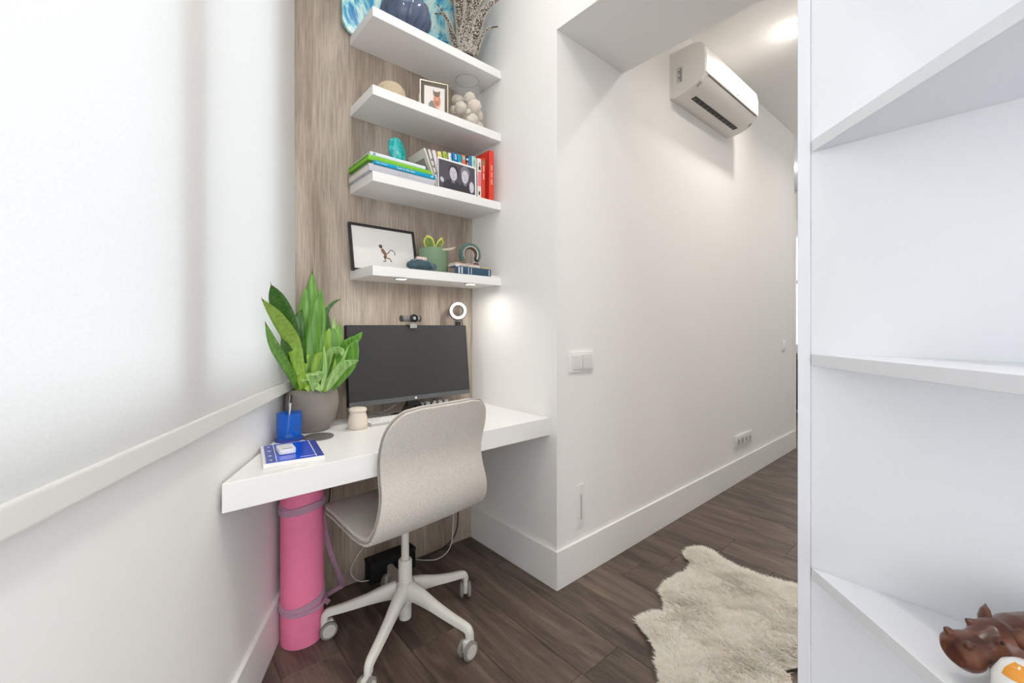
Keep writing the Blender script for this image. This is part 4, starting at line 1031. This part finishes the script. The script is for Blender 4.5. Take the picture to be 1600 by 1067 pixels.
U = [(ul(-.050, -.030, .031), .034, (.2, .3, 0), 'sea urchin shell in the bottom layer at left of the vase'),
     (ul(.030, -.055, .032), .033, (-.7, 0, .3), 'sea urchin shell in the bottom layer at front of the vase'),
     (ul(.055, .020, .031), .033, (.3, .8, 0), 'sea urchin shell in the bottom layer at right of the vase'),
     (ul(-.020, .050, .032), .034, (0, .3, 1), 'sea urchin shell in the bottom layer at back of the vase'),
     (ul(-.060, -.002, .100), .031, (.4, 1, 0), 'sea urchin shell at the left edge, below the topmost one'),
     (ul(-.025, -.055, .094), .031, (-.4, .1, .3), 'pumpkin like ribbed sea urchin shell, front centre of the pile'),
     (ul(.041, -.043, .107), .034, (-.5, .6, .5), 'largest sea urchin shell low on the right with its hole showing'),
     (ul(.052, .030, .098), .030, (.3, .8, 0), 'sea urchin shell at the right back of the pile'),
     (ul(-.010, .045, .102), .032, (0, .3, 1), 'sea urchin shell hidden at the back of the pile'),
     (ul(-.045, .002, .163), .031, (.5, -.2, 0), 'topmost sea urchin shell at left in the vase'),
     (ul(.016, -.018, .160), .029, (-.9, .6, .4), 'bumpy white sea urchin shell beside the topmost one'),
     (ul(.015, -.084, .062), .013, (.0, .2, .4), 'small flat pinkish shell at bottom of the pile')]
for u_ in U: urchin(*u_)

# ------------------------------------------------------------------ top shelf things
z1 = ST[0]
M_WAVE = ramp_mat('blue_wave_paint', [(.30, (8, 96, 168)), (.40, (30, 150, 205)), (.46, (150, 222, 232)), (.52, (228, 246, 242)), (.57, (120, 206, 220)), (.64, (24, 140, 196)), (.78, (8, 84, 150))], 3.4, (1.6, 1.6, 1.0), .3, distort=2.6, detail=9)
ab = thing('wave_painting', 'rounded board painted in blue and white waves, leaning behind vase on top shelf', 'painting', (.660, 1.871, z1), (R(-1.5), 0, 0))
mk('board', xzplate(rrect(0, .578, .0, .42, .055, 8), 0, .014), M_WAVE, ab, 40)
bv_ = thing('blue_glass_vase', 'ribbed smoky blue glass globe vase on the top shelf', 'vase', (.893, 1.748, z1))
M_BVG = mat('smoky_blue_glass', (96, 108, 140), .04, alpha=.55, coat=.6, var=.22, vscale=14)
mk('globe', lathe([(0, 0), (.048, 0), (.082, .02), (.104, .055), (.109, .09), (.099, .13), (.072, .162), (.045, .176), (.040, .19), (.046, .20), (.042, .20), (.036, .19), (.040, .172), (.068, .156), (.094, .126), (.103, .09), (.098, .057), (.078, .025), (.0, .006)], 72, lobes=14, lobeamp=.07), M_BVG, bv_, 60)
VP = [(.05, .002), (.082, .02), (.104, .055), (.109, .09), (.099, .13), (.072, .162), (.045, .176)]
for i in range(14):
    a = 2*PI*(i+.5)/14
    mk('rib_line', tube([((r_*1.012+.0012)*math.cos(a+.3*z_/.17), (r_*1.012+.0012)*math.sin(a+.3*z_/.17), z_) for r_, z_ in VP], .0016, 6, smoothn=5), mat('rib_blue', (72, 82, 116), .2, alpha=.8), bv_, 60)
# coral sculpture
co_ = thing('beaded_coral', 'tall branching coral ornament covered in white and brown beads, top shelf', 'ornament', (1.232, 1.722, z1))
M_CORB = mat('coral_brown', (88, 76, 66), .6)
Z0 = 2.10
BR = [([(728, 88), (724, 50), (719, 20), (717, -25), (710, -60)], [9.5, 8.5, 7, 6, 4]),
      ([(731, 88), (735, 50), (742, 20), (748, -10), (762, -50)], [9.5, 8.5, 7, 6, 3]),
      ([(730, 88), (730, 60), (732, 30), (734, 10), (731, -10), (735, -40)], [10, 10, 8, 5, 5, 3]),
      ([(733, 88), (744, 50), (752, 25), (765, 8), (781, -1)], [8, 6, 5.5, 4, 1]),
      ([(722, 85), (710, 65), (703, 42), (696, 25), (683, 6)], [7, 5, 3, 2.5, .8]),
      ([(702, 38), (695, 25), (690, 21), (679, 21.5)], [2.5, 2, 1.6, .8]),
      ([(742, 86), (748, 70), (752, 58), (758, 48), (768, 43), (778, 41.5)], [3.5, 2.3, 1.8, 1.5, 1.2, .9]),
      ([(742, 40), (744, 20), (752, 5), (762, -6)], [2.5, 2, 1.8, 1.2])]
q = None; beads = []
rb = random.Random(11)
for pts, ws in BR:
    dz = rb.uniform(-.02, .02)
    P_ = [at(a, min(c, 88), Z0+dz*(i > 0)) for i, (a, c) in enumerate(pts)]; P_[0].z = max(P_[0].z, z1+.002)
    P_ = [Vector((p_.x, p_.y, max(p_.z, z1+.001))) for p_ in P_]
    C_ = catmull(P_, 8); rad = [float(np.interp(i/(len(C_)-1)*(len(ws)-1), range(len(ws)), ws))*Z0/664*.93 for i in range(len(C_))]
    q = tube(C_, rad, 10, q)
    for i in range(len(C_)-1):
        seg = (C_[i+1]-C_[i]); r_ = rad[i]; n_ = int(max(1, seg.length*r_*2*PI*.8/(.0030**2)*.62))
        if r_ < .0035: continue
        s1 = seg.normalized().orthogonal(); s2 = seg.normalized().cross(s1)
        for k in range(min(n_, 170)):
            a = rb.uniform(0, 2*PI); f = rb.random(); rr3 = r_+(rad[i+1]-r_)*f
            beads.append((C_[i]+seg*f+(s1*math.cos(a)+s2*math.sin(a))*rr3, rb.choice((.0016, .0021, .0026))))
mn_ = min(v.co.z for v in q.verts)
for v in q.verts: v.co.z = max(v.co.z, z1)
mk('branches', q, M_CORB, co_, 60, world=True)
mk('base', lathe([(0, 0), (.055, 0), (.058, .004), (.05, .012), (0, .016)], 32), M_CORB, co_, 50)
# beads: octahedra in one mesh
beads = [b_ for b_ in beads if b_[0].z > z1+.003]
V, F = [], []
oct_v = [(1, 0, 0), (-1, 0, 0), (0, 1, 0), (0, -1, 0), (0, 0, 1), (0, 0, -1)]; oct_f = [(0, 2, 4), (2, 1, 4), (1, 3, 4), (3, 0, 4), (2, 0, 5), (1, 2, 5), (3, 1, 5), (0, 3, 5)]
for p_, r_ in beads:
    n0 = len(V); V += [(p_.x+a*r_-1.232, p_.y+c*r_-1.722, p_.z+d*r_-z1) for a, c, d in oct_v]; F += [tuple(n0+i for i in f) for f in oct_f]
me = bpy.data.meshes.new('beads'); me.from_pydata(V, [], F); me.materials.append(mat('coral_beads', (240, 232, 220), .4, var=.2, vscale=200)); me.polygons.foreach_set('use_smooth', [True]*len(me.polygons))
o = bpy.data.objects.new('beads', me); COL.objects.link(o); o.parent = co_; o['kind'] = 'stuff'

# ------------------------------------------------------------------ air conditioner
ac = thing('air_conditioner', 'white wall mounted split air conditioner high on the corridor wall', 'air conditioner', (2.349, WY, 2.485))
ACL = .79
M_AC = mat('ac_white', (238, 234, 228), .3)
pf = [(0, 0), (.03, -.002), (.09, .006), (.14, .022), (.178, .045), (.200, .072), (.205, .085), (.205, .18), (.196, .228), (.176, .255), (.14, .268), (0, .268)]
def acsec(P_, x0, x1, m, name, sc=1, bev=0, par=None):
    b = prism([(d, z_) for d, z_ in P_], x0, x1, bev)      # x=d,y=z,z=x
    b.transform(Matrix(((0, 0, 1, 0), (-1, 0, 0, 0), (0, 1, 0, 0), (0, 0, 0, 1))))
    bmesh.ops.recalc_face_normals(b, faces=b.faces[:])
    return mk(name, b, m, par or ac, 35)
acsec(pf, 0, ACL, M_AC, 'body', bev=.004)
acsec([(.2055, .078), (.2085, .082), (.2085, .182), (.199, .231), (.179, .2575), (.168, .262), (.17, .25), (.192, .226), (.2035, .18), (.2035, .078)], .012, ACL-.012, mat('ac_front', (243, 241, 237), .38), 'front_panel')
# louvre and vent slot on the curved underside
acsec([(.095, .004), (.140, .0175), (.178, .0405), (.199, .0665), (.1965, .0705), (.175, .048), (.138, .026), (.094, .012)], .035, ACL-.035, M_AC, 'louver')
acsec([(.083, .0020), (.112, .0045), (.112, .0075), (.083, .0045)], .09, ACL-.10, M_BLACK, 'vent_slot')
for i in range(11):
    xx = .105+i*.0545
    q = lathe([(0, 0), (.0115, 0), (.0115, .0012), (0, .0018)], 14); q.transform(Matrix.Translation((xx, -.0975, .0020)) @ Euler((R(5), R(180), 0)).to_matrix().to_4x4() @ Matrix.Diagonal((1.3, .9, 1, 1)))
    mk('vane', q, mat('vane_grey', (74, 68, 64), .35), ac, 40)
acsec([(.2005, .0715), (.2045, .0765), (.2045, .0782), (.2000, .0735)], .045, ACL-.035, mat('seam_grey', (112, 104, 96), .6), 'seam')
for xx in (.020, ACL-.026):
    acsec([(.150, .0205), (.172, .036), (.173, .044), (.15, .030)], xx, xx+.007, mat('clip_slot', (170, 166, 160), .5), 'end_clip')
stk = mk('sticker', box(-.0010, -.0002, -.075, -.040, .075, .165), mat('sticker_paper', (206, 204, 200), .5), ac)
for i in range(7): mk('sticker_print', box(-.0014, -.0010, -.072, -.060+.006*(i % 3), .082+i*.011, .087+i*.011), M_DGREY, stk)
mk('logo', box(.43, .45, -.2100, -.2088, .100, .104), mat('logo_grey', (180, 176, 170), .4), ac)
mk('rear_plate', box(-.006, ACL+.004, -.012, -.0005, .0, .262), M_AC, ac)

# ------------------------------------------------------------------ switches and sockets
sw = thing('light_switch', 'white double rocker light switch near the wall corner', 'light switch', (1.452, WY, .940))
mk('plate', box(0, .165, -.009, 0, 0, .094, .003), M_WHITE, sw, 40)
for i in range(2):
    q = box(.016+i*.068, .080+i*.068, -.0135, -.009, .014, .080, .0015); 
    mk('rocker', q, mat('rocker_white', (232, 231, 229), .35), sw, 40)
s2 = thing('light_switch', 'small white light switch at the far end of the corridor wall', 'light switch', (4.30, WY, .935))
mk('plate', box(0, .085, -.009, 0, 0, .088, .002), M_WHITE, s2, 40); mk('rocker', box(.012, .073, -.013, -.009, .012, .076, .001), M_WHITE, s2, 40)
nl = thing('floor_night_light', 'narrow vertical white recessed night light low on wall by corner', 'wall light', (1.508, WY, .226))
mk('bezel', box(0, .044, -.006, 0, 0, .196, .002), M_WHITE, nl, 40); mk('slot', box(.018, .0255, -.0066, -.0055, .035, .150), mat('slot_grey', (176, 176, 172), .5), nl)
so_ = thing('socket_strip', 'white four gang socket plate low on the corridor wall', 'socket', (3.272, WY, .256))
mk('plate', box(0, .315, -.010, 0, 0, .088, .003), M_WHITE, so_, 40)
for i in range(4):
    s = mk('socket', box(.014+i*.073, .080+i*.073, -.0125, -.010, .012, .076, .001), mat('rocker_white', (232, 231, 229), .35), so_, 40)
    if i < 2:
        q = lathe([(0, 0), (.021, 0), (.021, .001), (0, .001)], 20); q.transform(Matrix.Translation((.047+i*.073, -.0126, .044)) @ Matrix.Rotation(R(90), 4, 'X')); mk('socket_well', q, mat('well_grey', (190, 187, 182), .5), s)
    else: mk('port', box(.040+i*.073, .053+i*.073, -.0135, -.0124, .034, .052), M_BLACK if i == 2 else M_GREYP, s)
# far low cabinet seen through the gap
fc = thing('radiator', 'dark tall radiator far behind the end of corridor wall', 'radiator', (6.45, 1.9, 0))
mk('body', box(-.08, .08, -.45, .75, .08, .72, .01), M_DGREY, fc); mk('top_rail', box(-.09, .09, -.46, .76, .73, .80, .005), mat('rail_grey', (120, 112, 104), .5), fc)
mk('leg', box(-.02, .02, -.4, -.36, 0, .08), M_DGREY, fc); mk('leg', box(-.02, .02, .66, .70, 0, .08), M_DGREY, fc)

# ------------------------------------------------------------------ hippo figurine
ZS = .7255
M_HIP = ramp_mat('carved_rosewood', [(.3, (58, 32, 24)), (.5, (98, 56, 40)), (.7, (132, 82, 58))], 8, (1, 5, 3), .28, distort=1.2, bump=.05)
hp = thing('hippo_figurine', 'glossy dark brown carved wooden hippo standing on the lower bookcase shelf', 'figurine', (.789, -.024, ZS), (0, 0, R(137)))
# local: +x forward (head), y left, z up
def loft(secs, n=18, bm=None):
    b = bmesh.new(); rings = []
    for (x_, y_, z_, ry, rz) in secs:
        rings.append([b.verts.new((x_, y_+ry*math.cos(2*PI*k/n), z_+rz*math.sin(2*PI*k/n))) for k in range(n)])
    for A, B in zip(rings, rings[1:]):
        for k in range(n): b.faces.new((A[k], A[(k+1) % n], B[(k+1) % n], B[k]))
    b.faces.new(rings[0][::-1]); b.faces.new(rings[-1]); bmesh.ops.recalc_face_normals(b, faces=b.faces[:])
    return merge(bm, b)
hb = loft([(-.118, 0, .055, .008, .010), (-.112, 0, .055, .024, .026), (-.095, 0, .055, .036, .036), (-.06, 0, .053, .042, .040), (-.02, 0, .052, .043, .041), (.015, 0, .055, .038, .037), (.035, 0, .056, .030, .031), (.050, 0, .053, .026, .027), (.062, 0, .050, .022, .022)])
hb = loft([(.030, 0, .058, .020, .024), (.046, 0, .060, .027, .029), (.062, 0, .060, .0265, .0255), (.076, 0, .056, .021, .021), (.088, 0, .051, .0205, .0195), (.100, 0, .047, .027, .0215), (.112, 0, .045, .0275, .0205), (.121, 0, .043, .018, .013)], 18, hb)
for lx, ly in ((.012, .024), (.012, -.024), (-.085, .024), (-.085, -.024)):
    hb = tube([(lx, ly, .050), (lx+.002, ly, .022), (lx+.003, ly, .001)], [.018, .0125, .0140], 12, hb)
hb = tube([(-.112, 0, .07), (-.121, 0, .05), (-.120, 0, .035)], [.006, .004, .002], 8, hb)
for s in (-1, 1):
    q = bmesh.new(); bmesh.ops.create_icosphere(q, subdivisions=2, radius=1, matrix=Matrix.Translation((.112, s*.014, .064)) @ Matrix.Diagonal((.007, .006, .005, 1))); hb = merge(hb, q)
    q = bmesh.new(); bmesh.ops.create_icosphere(q, subdivisions=2, radius=1, matrix=Matrix.Translation((.070, s*.0185, .073)) @ Matrix.Diagonal((.008, .005, .0055, 1))); hb = merge(hb, q)
hb.transform(Matrix.Diagonal((.72, .9, .87, 1)))
hbo = mk('body', hb, M_HIP, hp, 180)
rmv = hbo.modifiers.new('r', 'REMESH'); rmv.mode = 'VOXEL'; rmv.voxel_size = .0018; rmv.use_smooth_shade = True
sm = hbo.modifiers.new('s', 'SMOOTH'); sm.iterations = 6; sm.factor = .6
for s in (-1, 1):
    q = lathe([(0, 0), (.0085, .001), (.0098, .008), (.007, .016), (0, .023)], 16); 
    for v in q.verts: v.co.x *= .5
    q.transform(Matrix.Translation((.034, s*.0165, .0625)) @ Euler((R(-s*28), R(-18), R(s*20))).to_matrix().to_4x4())
    mk('ear', q, M_HIP, hp, 180)
    q = bmesh.new(); bmesh.ops.create_icosphere(q, subdivisions=2, radius=.0024, matrix=Matrix.Translation((.0515, s*.0190, .0640))); mk('eye', q, mat('eye_dark', (20, 12, 10), .1), hp, 180)
eg = thing('ceramic_egg', 'white rounded ceramic with an orange patch beside the hippo', 'ornament', (.708, -.018, ZS))
q = lathe([(0, 0), (.013, 0), (.020, .010), (.024, .028), (.0235, .046), (.017, .060), (.009, .066), (0, .067)], 36); mk('body', q, mat('white_glaze', (240, 240, 238), .15), eg, 180)
q = bmesh.new(); rg = []
for i in range(15):
    a0_ = R(-98+i*12); row = []
    for j in range(7):
        zz = .053+j*.0022; r_ = float(np.interp(zz, [.028, .046, .060, .066, .067], [.024, .0235, .017, .009, .002]))+.0005
        row.append(q.verts.new((r_*math.cos(a0_+R(228)), r_*math.sin(a0_+R(228)), zz+.0004)))
    rg.append(row)
for A, B in zip(rg, rg[1:]):
    for k in range(6): q.faces.new((A[k], B[k], B[k+1], A[k+1]))
mk('orange_patch', q, mat('orange_glaze', (232, 156, 60), .15), eg, 180)
